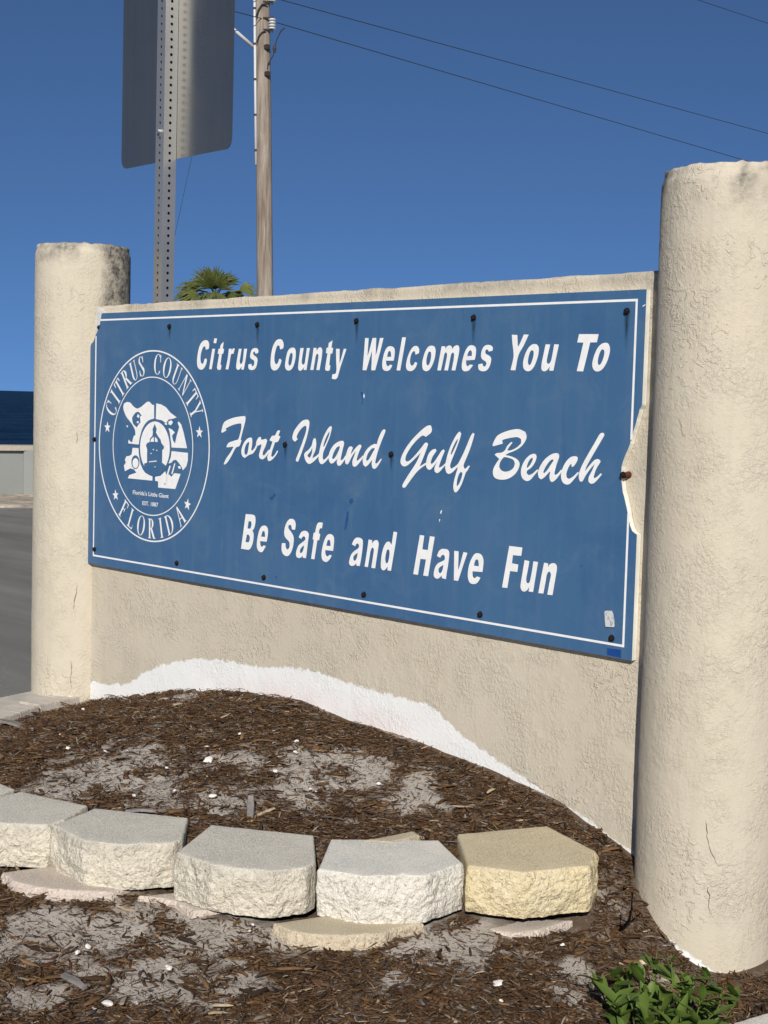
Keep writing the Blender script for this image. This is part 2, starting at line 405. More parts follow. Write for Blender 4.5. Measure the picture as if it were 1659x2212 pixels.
# ------------------------------------------------------------------ land, sea, parking lot
fh = np.array([-math.sin(YAW), math.cos(YAW)]); rh = np.array([math.cos(YAW), math.sin(YAW)])
def cg(Xc, Zc): return np.array([0, CAMY])+rh*Xc+fh*Zc       # lateral / forward metres from the camera foot
SH = [cg(-60, -19.0), cg(-3.75, 14.75), cg(-3.06, 15.15), cg(-3.06-40*.202, 15.15+40), cg(-300*.205, 300), cg(-6000*.205, 6000)]
land = SH+[cg(6000, 6000), cg(6000, -4000), cg(-60, -4000)]
def flat(name, pts, z, mat):
    tri = tessellate_polygon([[Vector((p[0], p[1], 0)) for p in pts]])
    F = []
    for a, b, c in tri:
        ar = (pts[b][0]-pts[a][0])*(pts[c][1]-pts[a][1])-(pts[b][1]-pts[a][1])*(pts[c][0]-pts[a][0])
        F.append((a, b, c) if ar > 0 else (a, c, b))
    return tag(obj(name, mesh(name, [(p[0], p[1], z) for p in pts], F, mat)), kind='structure')
flat('ground', land, -.20, M['ground'])
sea = [(-9000, -9000), (9000, -9000), (9000, 9000), (-9000, 9000)]
flat('sea', sea, -1.0, M['sea'])
# parking lot: behind and left of the bed
lot = [(-4.36, -.36), (-4.40, -.20), (-4.52, .16), (-1.6, .16), (-1.6, 4.0), (10, 4.0), (10, 12), (-6, 18)]
lot = [cg(-2.95, 14.35), cg(-3.62, 14.0), cg(-40, -7.6+-.9), (-30, -12), (-4.9, -12), (-4.44, -2.4), (-4.44, .14), (-1.5, .14), (6, .14), (9, 6), cg(12, 14)]
def prism(pts, z0, z1):
    n = len(pts)
    if sum(pts[i][0]*pts[(i+1) % n][1]-pts[(i+1) % n][0]*pts[i][1] for i in range(n)) < 0: pts = pts[::-1]
    V = [(p[0], p[1], z0) for p in pts]+[(p[0], p[1], z1) for p in pts]
    tri = tessellate_polygon([[Vector((p[0], p[1], 0)) for p in pts]]); F = [(i, (i+1) % n, n+(i+1) % n, n+i) for i in range(n)]
    for a, b, c in tri:
        ar = (pts[b][0]-pts[a][0])*(pts[c][1]-pts[a][1])-(pts[b][1]-pts[a][1])*(pts[c][0]-pts[a][0])
        if ar < 0: b, c = c, b
        F += [(n+a, n+b, n+c), (a, c, b)]
    return V, F
tag(obj('parking_lot', mesh('parking_lot', *prism(lot, -.25, 0.0), M['asphalt'])), kind='structure')
a, b = cg(-12, 9.05), cg(-2.9, 14.0)
dirl = (b-a)/np.linalg.norm(b-a); nl = np.array([dirl[1], -dirl[0]])
flat('lot_edge_line', [a, b, b+nl*.06, a+nl*.06], .004, M['line'])
# sand drifted against the sea wall
seg0, seg1 = cg(-14, 8.6), SH[2]
dv = (seg1-seg0)/np.linalg.norm(seg1-seg0); nv = np.array([dv[1], -dv[0]])
L = np.linalg.norm(seg1-seg0); V = []; nu, nw = 220, 9
for i in range(nu):
    for j in range(nw):
        s_ = i/(nu-1)*L; w_ = j/(nw-1)
        V.append((*(seg0+dv*s_+nv*(w_*.95-.05)), w_))
V = np.array(V); wz = V[:, 2].copy()
bm_ = fbm(np.c_[V[:, 0]*2.2, V[:, 1]*2.2, 0*wz], 3, 4)
V[:, 2] = .012+(.055+.14*(bm_-.4))*(1-wz)**1.3; V[wz > .99, 2] = -.01
V[:, :2] += nv*((bm_-.5)*.5*wz)[:, None]
idx = np.arange(nu*nw).reshape(nu, nw)
Q = np.stack([idx[:-1, :-1].ravel(), idx[:-1, 1:].ravel(), idx[1:, 1:].ravel(), idx[1:, :-1].ravel()], 1)
tag(obj('sand_drift', npmesh('sand_drift', V, Q[:, ::-1], M['drift'], True)), kind='structure')

# sea wall
swall = empty('sea_wall', (*SH[1], 0), 'low grey green concrete sea wall with a sandy cap beside the water', 'wall')
nsea = -nv
jt = 2.42
t0 = np.linalg.norm(atd(58, 1040, 14.9)[:2]-seg0)
ts = [t0+k*jt for k in range(-5, 1)]
for k in range(len(ts)):
    a = seg0+dv*(ts[k]+.03); e_ = min(ts[k]+jt, L); b = seg0+dv*(e_-.03 if e_ < L else L)
    if e_-ts[k] < .1: continue
    obj('panel', mesh('panel', *prism([a, b, b+nsea*.16, a+nsea*.16], -1.2, .50), M['seawall']), swall)
    c_ = seg0+dv*ts[k]
    obj('rib', mesh('rib', *prism([c_-dv*.055+nv*.03, c_+dv*.05+nv*.07, c_+dv*.06+nsea*.1, c_-dv*.028+nsea*.1], -1.2, .51), M['seawall']), swall)
a = seg0+dv*(ts[0]); b = SH[2]
obj('cap', mesh('cap', *prism([a+nv*.045, b+nv*.045, b+nsea*.22, a+nsea*.22], .505, .555), M['cap']), swall)
a, b = SH[2], SH[3]; d2 = (b-a)/np.linalg.norm(b-a); n2 = np.array([d2[1], -d2[0]])
obj('panel', mesh('panel', *prism([a, a-n2*.16, b-n2*.16, b], -1.2, .50), M['seawall']), swall)
obj('cap', mesh('cap', *prism([a+n2*.045-d2*.0, b+n2*.045, b-n2*.22, a-n2*.22+d2*.25], .507, .557), M['cap']), swall)

# ------------------------------------------------------------------ stucco wall and columns
def stucco_h(P, seed=0):
    n = fbm(P*np.array([62, 62, 52]), seed, 3)
    m = sstep(.38, .6, fbm(P*6.0, seed+20, 2))
    return (sstep(.46, .62, n)*.0005+(fbm(P*120, seed+7, 2)-.5)*.0007)*(.15+.85*m)+(fbm(P*5, seed+9, 2)-.5)*.0018

WX0, WX1, WY0, WY1 = -4.57, -1.888, .0165, .1365
def wtop(x): return 1.397+(x+4.366)/2.307*.018
PAINT = [(201, 1474), (240, 1479), (281, 1476), (309, 1453), (384, 1427), (435, 1422), (501, 1429), (562, 1441), (642, 1443), (689, 1453), (773, 1481), (853, 1504), (923, 1520), (950, 1544), (1000, 1590), (1060, 1632), (1100, 1660), (1150, 1692), (1250, 1756), (1310, 1801), (1345, 1828)]
PW3 = np.array([onwall(x, y, WY0) for x, y in PAINT])
nx, nz = int((WX1-WX0)/.006), 240
xs = np.linspace(WX0, WX1, nx); V = []
tz = np.linspace(0, 1, nz)
XX, TT = np.meshgrid(xs, tz); XX = XX.ravel(); TT = TT.ravel()
ZZ = -.35+TT*(wtop(XX)-.006+.35)
P = np.c_[XX, 0*XX, ZZ]
hh = stucco_h(P, 3)
Vw = np.c_[XX, WY0-hh, ZZ]
idx = np.arange(nx*nz).reshape(nz, nx)
Q = np.stack([idx[:-1, :-1].ravel(), idx[:-1, 1:].ravel(), idx[1:, 1:].ravel(), idx[1:, :-1].ravel()], 1)
# top (rounded edge, rough) and back
rows = [(.004, -.0015), (.010, .0), (.06, .0015), (.110, .0), (.119, -.003), (.120, -.012), (.120, -1.75)]
base = len(Vw); ex = []
topz = wtop(xs); rgh = (fbm(np.c_[xs*30, 0*xs, 0*xs], 4, 3)-.5)
for k, (dy, dz) in enumerate(rows):
    nn = (fbm(np.c_[xs*22, 0*xs+dy*40, 0*xs+k], 8, 3)-.5)
    ex.append(np.c_[xs, WY0+dy+0*xs, topz+dz+(nn*.007 if k < 5 else 0)])
Vw = np.vstack([Vw]+ex)
prev = idx[-1]; Qe = []
for k in range(len(rows)):
    cur = base+k*nx+np.arange(nx)
    Qe.append(np.stack([prev[:-1], prev[1:], cur[1:], cur[:-1]], 1)); prev = cur
Q = np.vstack([Q]+Qe)
me = npmesh('sign_wall', Vw, Q, M['stucco'], True)
pc = np.interp(Vw[:, 0], PW3[:, 0], PW3[:, 2])
fattr(me, 'paint', np.where(Vw[:, 1] < WY0+.01, np.clip(pc-Vw[:, 2], -.5, .5), -.5))
pinks = [onwall(x, y, WY0) for x, y in ((600, 1500), (690, 1512), (790, 1550), (850, 1570), (520, 1490))]
pk = np.zeros(len(Vw))
for q in pinks: pk = np.maximum(pk, np.exp(-((Vw[:, 0]-q[0])/.10)**2-((Vw[:, 2]-q[2])/.035)**2))
fattr(me, 'pink', pk*.4)
stn_tone = sstep(.05, .0, wtop(Vw[:, 0])-Vw[:, 2])*.40*sstep(.42, .58, fbm(np.c_[Vw[:, 0]*6, 0*Vw[:, 0], Vw[:, 2]*2], 31, 2))
stn_tone = np.maximum(stn_tone, sstep(-2.13, -2.06, Vw[:, 0])*sstep(.7, 1.3, Vw[:, 2])*.45)  # darker strip at the right end of the wall, stronger higher up
fattr(me, 'stain_tone', stn_tone)
wall = obj('sign_wall', me); tag(wall, 'low cream stucco wall with a white painted foot carrying the blue sign', 'wall')

def column(name, xc, yc, r, ztop, zbot, label, seed, paint_fn, stain_fn):
    nth, nz = 190, 290
    th = np.linspace(0, 2*np.pi, nth, endpoint=False); zz = np.linspace(zbot, ztop-.012, nz)
    T, Zc = np.meshgrid(th, zz); T = T.ravel(); Zc = Zc.ravel()
    P = np.c_[np.cos(T)*r, np.sin(T)*r, Zc]
    h = stucco_h(P+seed*3.1, seed)*1.25
    topn = (fbm(P*18, seed+3, 3)-.5)
    rr = r+h-.002-.006*sstep(ztop-.035, ztop-.012, Zc)
    V = np.c_[np.cos(T)*rr, np.sin(T)*rr, Zc+topn*.006*sstep(ztop-.05, ztop-.012, Zc)]
    idx = np.arange(nth*nz).reshape(nz, nth)
    Q = np.stack([idx[:-1].ravel(), np.roll(idx, -1, 1)[:-1].ravel(), np.roll(idx, -1, 1)[1:].ravel(), idx[1:].ravel()], 1)
    prev = idx[-1]; allV = [V]; Qs = [Q]; b = len(V)
    for fr, dz in ((.955, .0), (.90, .004), (.6, .006), (.25, .007), (.02, .007)):
        nn = (fbm(np.c_[np.cos(th)*fr*9, np.sin(th)*fr*9, 0*th+seed], seed+5, 3)-.5)*.012
        allV.append(np.c_[np.cos(th)*r*fr, np.sin(th)*r*fr, ztop-.004+dz+nn])
        cur = b+np.arange(nth); Qs.append(np.stack([prev, np.roll(prev, -1), np.roll(cur, -1), cur], 1)); prev = cur; b += nth
    V = np.vstack(allV); me = npmesh(name, V, np.vstack(Qs), M['stucco'], True)
    ang = np.arctan2(V[:, 1], V[:, 0])
    fattr(me, 'paint', paint_fn(ang, V[:, 2])); fattr(me, 'stain_tone', stain_fn(ang, V[:, 2], V)); fattr(me, 'pink', 0*ang)
    o = obj(name, me, loc=(xc, yc, 0)); tag(o, label, 'column', 'stucco columns at the ends of the sign wall')
    return o
CL = (-4.572, .066, .168); CR = (-1.888, .066, .168)
def stainL(a, z, V):
    s = sstep(1.525, 1.60, z)*.75
    w = fbm(np.c_[V[:, 0]*14, V[:, 1]*14, z*6], 77, 3)
    back = sstep(-.30, .12, a+(w-.5)*.5)*sstep(1.0, 1.42, z)     # the unpainted rear side, dark with lichen
    back = np.where(a < -2.2, 0, back)
    return np.maximum(s*sstep(.35, .6, w), back*.95)
def stainR(a, z, V):
    w = fbm(np.c_[V[:, 0]*12, V[:, 1]*12, z*7], 41, 3)
    s = sstep(1.50, 1.60, z)*sstep(.30, .55, w)*1.25
    side = sstep(-2.35, -2.95, np.where(a > 0, a-2*np.pi, a))*sstep(.2, 1.5, z)*.30*sstep(.35, .6, w)
    return np.maximum(s, side)
colL = column('stucco_column', *CL[:2], CL[2], 1.612, -.3, 'round cream stucco column beside the perforated post, stained grey at the back', 1,
       lambda a, z: np.where((a > -1.2) & (a < -.05), .018-z+.02*np.cos(a*9), -.5), stainL)
def oncyl(C, x, y, dr=0):
    d = ray(x, y); ox, oy = O[0]-C[0], O[1]-C[1]; r = C[2]+dr
    A = d[0]**2+d[1]**2; B = 2*(ox*d[0]+oy*d[1]); c = ox*ox+oy*oy-r*r
    p = O+d*((-B-math.sqrt(max(0, B*B-4*A*c)))/(2*A)); return math.atan2(p[1]-C[1], p[0]-C[0]), p[2]
pr_line = sorted(oncyl(CR, x, y) for x, y in zp((1400, 1950), 3.19, [(615, 1010), (660, 1075), (720, 1130), (850, 1250), (960, 1340), (1100, 1440), (1250, 1540), (1400, 1590), (1500, 1550), (1659, 1590)]))
pra = np.array([a for a, z in pr_line]); prz = np.array([z for a, z in pr_line])
colR = column('stucco_column', *CR[:2], CR[2], 1.628, -.4, 'round cream stucco column beside the green weed, white paint at its foot', 2,
       lambda a, z: np.clip(np.interp(a, pra, prz, left=-.3)-z, -.5, .5), stainR)
# cracks in the render of the columns
def crack(parent, C, pts, w, seed):
    random.seed(seed); P = []
    r = C[2]+.0022
    for (x, y) in pts:
        d = ray(x, y); ox, oy = O[0]-C[0], O[1]-C[1]
        A = d[0]**2+d[1]**2; B = 2*(ox*d[0]+oy*d[1]); c = ox*ox+oy*oy-r*r
        t = (-B-math.sqrt(max(0, B*B-4*A*c)))/(2*A); P.append(Vector(O+d*t))
    fine = []
    for i in range(len(P)-1):
        n = max(2, int((P[i+1]-P[i]).length/.008))
        for k in range(n):
            q = P[i].lerp(P[i+1], k/n); fine.append(q+Vector((random.uniform(-1, 1)*.0016, random.uniform(-1, 1)*.0016, 0)))
    fine.append(P[-1]); V = []; F = []
    for i, q in enumerate(fine):
        n = Vector((q.x-C[0], q.y-C[1], 0)).normalized(); q = Vector((C[0], C[1], q.z))+n*r
        t = (fine[min(i+1, len(fine)-1)]-fine[max(i-1, 0)]).normalized(); s = t.cross(n).normalized()
        ww = .6*w*random.uniform(.4, 1.2)*(.35 if i in (0, len(fine)-1) else 1)
        V += [tuple(q+s*ww), tuple(q-s*ww)]
        if i: F.append((2*i-2, 2*i-1, 2*i+1, 2*i))
    obj('crack', mesh('crack', V, F, M['crackline']), parent)
Zr = (1400, 1950); s3 = 3.19
crack(colR, CR, zp(Zr, s3, [(1165, 330), (1180, 480), (1205, 575), (1245, 640)]), .0011, 1)
crack(colR, CR, zp(Zr, s3, [(1175, 850), (1192, 920), (1185, 1010), (1215, 1080)]), .0011, 2)
crack(colR, CR, zp((1560, 1000), 4.608, [(630, 190), (660, 290), (680, 390), (710, 412)]), .0009, 3)
Zl = (0, 940); s6 = 2.304
crack(colL, CL, zp(Zl, s6, [(446, 1200), (436, 1260), (425, 1310), (420, 1345)]), .0012, 4)
crack(colL, CL, zp(Zl, s6, [(405, 1640), (412, 1690), (405, 1740), (412, 1800)]), .0012, 5)
crack(colL, CL, zp(Zl, s6, [(440, 320), (446, 350), (438, 385)]), .001, 6)
random.seed(21)

# ------------------------------------------------------------------ the sign board
sign = empty('welcome_sign', (-3.245, 0, .508), 'blue routed welcome sign board with white lettering and county seal', 'sign')
def smooth_outline(pts, seg=4, ang=48):
    n = len(pts); P = [Vector((p[0], p[1])) for p in pts]; out = []
    corner = []
    for i in range(n):
        a = P[i]-P[i-1]; b = P[(i+1) % n]-P[i]
        corner.append(a.length < 1e-9 or b.length < 1e-9 or abs(a.angle_signed(b)) > R(ang))
    for i in range(n):
        p0, p1, p2, p3 = P[i-1], P[i], P[(i+1) % n], P[(i+2) % n]
        if corner[i]: p0 = p1-(p2-p1)
        if corner[(i+1) % n]: p3 = p2+(p2-p1)
        if corner[i] and corner[(i+1) % n]: out.append(p1); continue
        for k in range(seg):
            t = k/seg
            out.append(.5*((2*p1)+(p2-p0)*t+(2*p0-5*p1+4*p2-p3)*t*t+(3*p1-p0-3*p2+p3)*t**3))
    return [(p.x, p.y) for p in out]
def slab_xz(loops, y0, y1):
    """outline loops in the (x, z) plane -> front at y1 (towards viewer), sides back to y0"""
    loops3 = [[Vector((x, z, 0)) for x, z in lp] for lp in loops]
    tri = tessellate_polygon(loops3); flatp = [p for lp in loops for p in lp]; n = len(flatp)
    V = [(x, y1, z) for x, z in flatp]+[(x, y0, z) for x, z in flatp]; F = []
    for a, b, c in tri:
        ar = (flatp[b][0]-flatp[a][0])*(flatp[c][1]-flatp[a][1])-(flatp[b][1]-flatp[a][1])*(flatp[c][0]-flatp[a][0])
        F.append((a, b, c) if ar > 0 else (a, c, b))
    k = 0
    for li, lp in enumerate(loops):
        m = len(lp); ar = sum(lp[i][0]*lp[(i+1) % m][1]-lp[(i+1) % m][0]*lp[i][1] for i in range(m))
        ccw = (ar > 0) == (li == 0)
        for i in range(m):
            a, b = k+i, k+(i+1) % m
            F.append((b, a, n+a, n+b) if ccw else (a, b, n+b, n+a))
        k += m
    return V, F
def wpx(pts): return [tuple(onwall(x, y)[[0, 2]]) for x, y in pts]
PX0, PX1, PZ0, PZ1 = -4.4142, -2.0761, .5082, 1.3715
notchR = zp((1450, 950), 2.948, [(457, 185), (440, 215), (428, 262), (415, 310), (398, 365), (382, 410), (370, 470), (340, 540), (318, 595), (307, 640), (303, 690), (305, 740), (316, 825), (332, 890), (345, 945), (355, 1010), (370, 1075), (385, 1112), (408, 1132)])
notchL = zp((60, 580), 5.53, [(908, 1582), (930, 1545), (962, 1512), (985, 1440), (1020, 1360), (1045, 1290), (1060, 1220), (1076, 1112)])
notchR = [(x+random.uniform(-.35, .35), y+random.uniform(-.5, .5)) for (x0_, y0_), (x1_, y1_) in zip(notchR, notchR[1:]) for x, y in ((x0_, y0_), (.5*(x0_+x1_), .5*(y0_+y1_)))]+[notchR[-1]]
NR = wpx(notchR); NLp = wpx(notchL)
zl = NLp[-1]
outline = [(PX0, PZ0), (PX1, PZ0), (PX1, NR[-1][1]-.002)]+[(min(x, PX1-.0005), z) for x, z in NR[::-1]]+[(PX1, NR[0][1]+.003), (PX1, PZ1), (zl[0], PZ1-.001)]+[(max(x, PX0+.0004), z) for x, z in NLp[::-1]]+[(PX0, NLp[0][1]-.004)]
V, F = slab_xz([outline], .0155, 0.0)
me = bpy.data.meshes.new('panel'); me.from_pydata(V, [], F); me.materials.append(M['blue']); me.materials.append(M['core'])
for p in me.polygons: p.material_index = 0 if abs(p.normal.y) > .7 else 1
me.update(); panel = obj('panel', me, sign); tag(panel, 'flat blue board with broken right edge and cut corner')

ml = wpx(zp((60, 580), 5.53, [(1000, 1040), (1078, 1108), (1060, 1225), (1040, 1300), (1005, 1400), (975, 1440), (962, 1290), (978, 1150)]))
V, F = slab_xz([ml], .020, .004); tag(obj('mortar_patch', mesh('mortar_patch', V, F, simple('mortar', (.60, .585, .55), .9, .2, 0, .1, 40, .002, 120)), wall), 'pale grey mortar patch in the corner')
def decal(name, loops, mat, lift=.0006, parent=sign, thick=.0005):
    V, F = slab_xz(loops, -lift+thick, -lift); return obj(name, mesh(name, V, F, mat), parent)
def letter(reg, s, outer, holes=(), name='letter', parent=sign, lift=.0006):
    lp = [smooth_outline(wpx(zp(reg, s, outer)))]+[smooth_outline(wpx(zp(reg, s, h))) for h in holes]
    return decal(name, lp, M['letter'], lift, parent)
R1 = (480, 830); R2 = (760, 820); R3 = (1000, 820); R4 = (1250, 820); S5 = 5.53
R5 = (590, 1270); S6 = 6.144; R6 = (840, 1300); S59 = 5.925; R7 = (1020, 1320); R8 = (1200, 1340); S7 = 7.541
T1 = (540, 1020); S33 = 3.318; T2 = (990, 1040); S30 = 3.016
LET = [
(R1, S5, [(190,113),(160,122),(130,150),(105,200),(85,280),(73,370),(72,430),(80,480),(100,510),(128,521),(155,512),(180,480),(197,440),(207,388),(200,372),(185,368),(172,385),(165,415),(152,438),(140,440),(128,430),(119,400),(118,350),(124,300),(138,250),(155,212),(172,198),(185,205),(190,225),(195,247),(232,232),(237,190),(236,160),(225,130),(210,117)]),
(R1, S5, [(310,88),(347,90),(335,156),(300,152)]),
(R1, S5, [(283,232),(320,234),(273,515),(238,514)]),
(R1, S5, [(435,140),(400,178),(390,232),(368,234),(358,302),(378,305),(350,470),(348,500),(360,520),(380,524),(400,515),(408,458),(393,450),(413,304),(432,300),(445,234),(426,230),(437,150)]),
(R1, S5, [(512,232),(550,232),(546,262),(560,240),(570,228),(592,227),(575,300),(548,302),(537,325),(520,430),(503,518),(466,516),(495,370)]),
(R1, S5, [(650,232),(687,232),(665,370),(660,410),(668,440),(682,444),(695,425),(705,390),(722,232),(763,232),(740,390),(716,520),(684,520),(688,478),(665,510),(643,524),(622,515),(613,485),(618,420),(635,320)]),
(R1, S5, [(878,222),(845,230),(822,258),(808,310),(806,350),(820,370),(850,388),(862,405),(862,440),(850,468),(835,472),(823,462),(826,442),(790,445),(780,460),(781,500),(800,520),(832,526),(865,515),(890,480),(903,420),(905,375),(888,345),(862,325),(845,305),(846,285),(858,270),(870,275),(880,300),(912,293),(918,270),(912,240),(898,226)]),
(R1, S5, [(1215,98),(1180,108),(1150,140),(1120,200),(1100,290),(1090,380),(1088,450),(1098,500),(1120,526),(1145,532),(1180,520),(1210,480),(1228,435),(1240,390),(1215,368),(1205,380),(1195,415),(1180,442),(1160,443),(1147,425),(1139,390),(1140,340),(1150,280),(1165,225),(1180,193),(1198,186),(1212,195),(1218,225),(1225,243),(1262,225),(1268,190),(1262,145),(1245,110)]),
(R1, S5, [(1395,216),(1360,225),(1330,260),(1310,320),(1295,400),(1288,470),(1298,510),(1320,530),(1345,532),(1375,518),(1400,480),(1420,420),(1433,350),(1436,290),(1430,245),(1415,222)], [(1377,290),(1362,298),(1348,335),(1337,390),(1333,435),(1342,462),(1357,466),(1372,445),(1384,400),(1391,350),(1393,310),(1387,292)]),
(R1, S5, [(1500,222),(1545,222),(1527,330),(1518,400),(1520,440),(1537,452),(1555,440),(1566,400),(1590,222),(1630,222),(1610,350),(1583,525),(1545,525),(1552,485),(1525,520),(1500,536),(1478,525),(1469,495),(1474,430),(1488,320)]),
(R2, S5, [(135,275),(172,275),(176,322),(195,285),(220,268),(240,275),(252,305),(252,345),(243,420),(215,582),(173,580),(198,430),(203,375),(190,355),(175,360),(160,400),(152,450),(130,581),(88,580),(115,430)]),
(R2, S5, [(395,172),(345,208),(338,270),(315,275),(305,345),(327,352),(297,540),(298,575),(310,590),(340,592),(358,580),(365,518),(350,512),(367,355),(392,352),(404,278),(380,270)]),
(R2, S5, [(445,288),(493,288),(490,490),(510,440),(552,288),(588,290),(545,420),(505,540),(480,630),(465,680),(445,705),(415,708),(386,698),(395,640),(430,635),(445,615),(452,560),(447,450)]),
(R2, S5, [(847,138),(895,140),(877,390),(900,330),(950,138),(1000,138),(990,390),(1015,310),(1052,138),(1100,138),(1058,310),(985,585),(933,585),(943,310),(925,370),(863,585),(812,582),(832,350)]),
(R2, S5, [(1190,252),(1160,262),(1130,300),(1105,370),(1088,450),(1084,520),(1092,565),(1115,588),(1150,594),(1185,580),(1207,550),(1222,515),(1190,508),(1172,528),(1152,525),(1138,500),(1134,455),(1140,452),(1240,452),(1250,400),(1256,330),(1250,285),(1225,258)], [(1188,318),(1172,325),(1160,350),(1150,400),(1208,398),(1205,350),(1200,325)]),
(R2, S5, [(1360,128),(1410,130),(1385,280),(1330,588),(1282,585),(1325,330)]),
(R2, S5, [(1548,248),(1515,258),(1480,300),(1450,360),(1425,440),(1413,510),(1418,560),(1440,588),(1475,596),(1510,585),(1545,545),(1568,482),(1535,470),(1522,500),(1500,522),(1480,515),(1466,480),(1468,430),(1480,375),(1500,335),(1520,318),(1535,328),(1545,370),(1590,348),(1594,315),(1588,280),(1570,255)]),
(R3, S5, [(435,245),(400,255),(365,300),(335,370),(313,460),(310,520),(320,570),(345,593),(375,596),(410,575),(445,520),(475,440),(490,360),(492,300),(480,262),(460,248)], [(412,325),(395,335),(378,380),(366,440),(366,490),(378,518),(392,518),(410,490),(428,430),(434,370),(430,335)]),
(R3, S5, [(578,252),(627,255),(628,295),(650,258),(680,242),(705,248),(718,268),(724,298),(745,260),(775,242),(800,240),(817,262),(820,310),(805,400),(765,588),(715,585),(745,430),(750,365),(740,340),(722,345),(705,375),(690,450),(663,588),(614,585),(645,430),(653,370),(645,340),(628,338),(612,370),(600,430),(565,588),(518,585),(550,400)]),
(R3, S5, [(990,238),(955,248),(920,290),(890,360),(865,450),(856,520),(862,570),(885,595),(920,598),(955,585),(985,550),(1010,518),(1000,510),(965,508),(945,528),(928,525),(915,500),(914,450),(920,448),(1033,440),(1045,390),(1052,320),(1045,270),(1020,245)], [(972,308),(955,322),(940,350),(930,390),(996,386),(996,340),(988,312)]),
(R3, S5, [(1220,233),(1180,243),(1150,275),(1128,330),(1122,385),(1135,425),(1165,450),(1190,468),(1198,495),(1185,525),(1168,534),(1150,522),(1140,492),(1086,502),(1084,545),(1095,578),(1125,595),(1160,598),(1200,585),(1235,540),(1255,480),(1261,425),(1248,395),(1220,375),(1190,360),(1178,335),(1185,308),(1205,295),(1218,303),(1230,326),(1278,315),(1284,290),(1278,260),(1255,240)]),
(R4, S5, [(166,93),(240,97),(247,262),(270,230),(332,90),(398,92),(330,240),(255,380),(213,586),(148,582),(190,390),(175,220)]),
(R4, S5, [(480,222),(440,232),(395,275),(355,350),(330,430),(320,500),(328,555),(355,588),(390,598),(425,588),(465,545),(500,470),(525,390),(537,310),(532,260),(512,230)], [(447,306),(425,320),(405,365),(390,430),(387,480),(398,512),(412,515),(432,490),(455,425),(468,360),(466,320)]),
(R4, S5, [(633,226),(695,228),(670,340),(650,430),(648,475),(665,498),(690,485),(712,440),(730,350),(752,225),(815,228),(785,370),(738,592),(682,588),(692,530),(660,575),(625,598),(592,592),(574,560),(580,480),(605,360)]),
(R4, S5, [(1095,85),(1365,85),(1340,198),(1247,200),(1200,400),(1150,600),(1063,597),(1110,400),(1155,202),(1070,200)]),
(R4, S5, [(1460,205),(1410,218),(1360,265),(1320,340),(1290,430),(1278,500),(1288,560),(1320,595),(1360,600),(1405,580),(1450,525),(1490,440),(1515,350),(1521,290),(1510,240),(1490,212)], [(1425,294),(1402,305),(1378,350),(1358,420),(1352,475),(1360,508),(1378,513),(1402,485),(1430,420),(1445,350),(1443,310)]),
(R5, S6, [(152,93),(240,100),(280,112),(298,150),(298,230),(280,310),(252,352),(268,385),(272,440),(262,520),(240,590),(210,635),(175,640),(80,625)], [(195,203),(228,203),(240,230),(238,270),(225,310),(208,318),(178,313)], [(168,408),(198,412),(215,440),(212,490),(198,522),(178,528),(147,520)]),
(R5, S6, [(435,270),(400,280),(365,330),(338,430),(322,540),(326,610),(345,655),(380,678),(405,675),(430,640),(460,585),(425,576),(410,592),(395,598),(378,575),(371,530),(373,508),(470,518),(485,440),(492,360),(485,310),(462,278)], [(425,352),(408,362),(398,395),(386,440),(450,445),(447,400),(440,365)]),
(R5, S6, [(855,165),(820,175),(785,215),(755,290),(743,370),(750,430),(775,470),(805,500),(823,535),(825,590),(810,625),(795,638),(775,625),(762,590),(760,540),(708,540),(702,600),(706,660),(728,710),(765,735),(795,738),(830,710),(860,650),(880,570),(888,490),(880,430),(855,380),(825,340),(806,310),(805,280),(818,262),(838,260),(852,275),(862,330),(908,335),(917,270),(912,220),(890,180)]),
(R5, S6, [(1050,350),(1015,362),(990,395),(965,450),(1005,475),(1020,448),(1045,434),(1065,450),(1070,480),(1050,505),(1010,535),(965,575),(940,625),(926,680),(926,725),(940,758),(970,768),(1000,760),(1025,735),(1032,765),(1075,770),(1088,680),(1105,530),(1118,420),(1112,385),(1090,358)], [(1050,572),(1020,595),(995,625),(982,660),(985,688),(1005,692),(1025,670),(1040,630)]),
(R5, S6, [(1295,220),(1260,232),(1238,280),(1225,340),(1218,378),(1195,380),(1180,480),(1198,487),(1155,780),(1205,788),(1250,495),(1278,495),(1295,400),(1275,390),(1278,345),(1295,312),(1320,312),(1334,230)]),
(R5, S6, [(1440,400),(1405,415),(1370,470),(1340,560),(1320,660),(1316,740),(1330,795),(1360,822),(1395,828),(1430,800),(1455,765),(1472,728),(1440,720),(1420,738),(1400,742),(1382,725),(1372,690),(1372,645),(1492,660),(1502,570),(1507,490),(1500,440),(1475,410)], [(1430,488),(1410,498),(1398,535),(1388,580),(1455,585),(1452,530),(1442,495)]),
(R6, S59, [(325,260),(290,270),(262,305),(237,360),(285,388),(305,352),(328,348),(342,370),(343,400),(325,425),(280,455),(235,500),(210,560),(196,620),(200,655),(225,678),(255,678),(285,660),(302,635),(305,675),(352,683),(368,600),(390,450),(399,330),(390,290),(365,268)], [(325,485),(295,505),(268,530),(256,560),(262,595),(280,604),(298,590),(315,545)]),
(R6, S59, [(485,290),(535,298),(535,360),(555,320),(590,298),(615,305),(630,335),(628,400),(580,716),(525,708),(555,510),(563,440),(550,408),(530,418),(510,470),(500,530),(473,698),(425,690),(460,470)]),
(R6, S59, [(855,173),(907,180),(885,330),(815,752),(765,745),(768,685),(745,720),(712,745),(685,738),(668,700),(668,620),(680,510),(705,410),(735,350),(770,320),(800,330),(825,372)], [(775,432),(755,450),(740,500),(730,570),(735,620),(752,645),(770,630),(785,580),(795,500),(792,450)]),
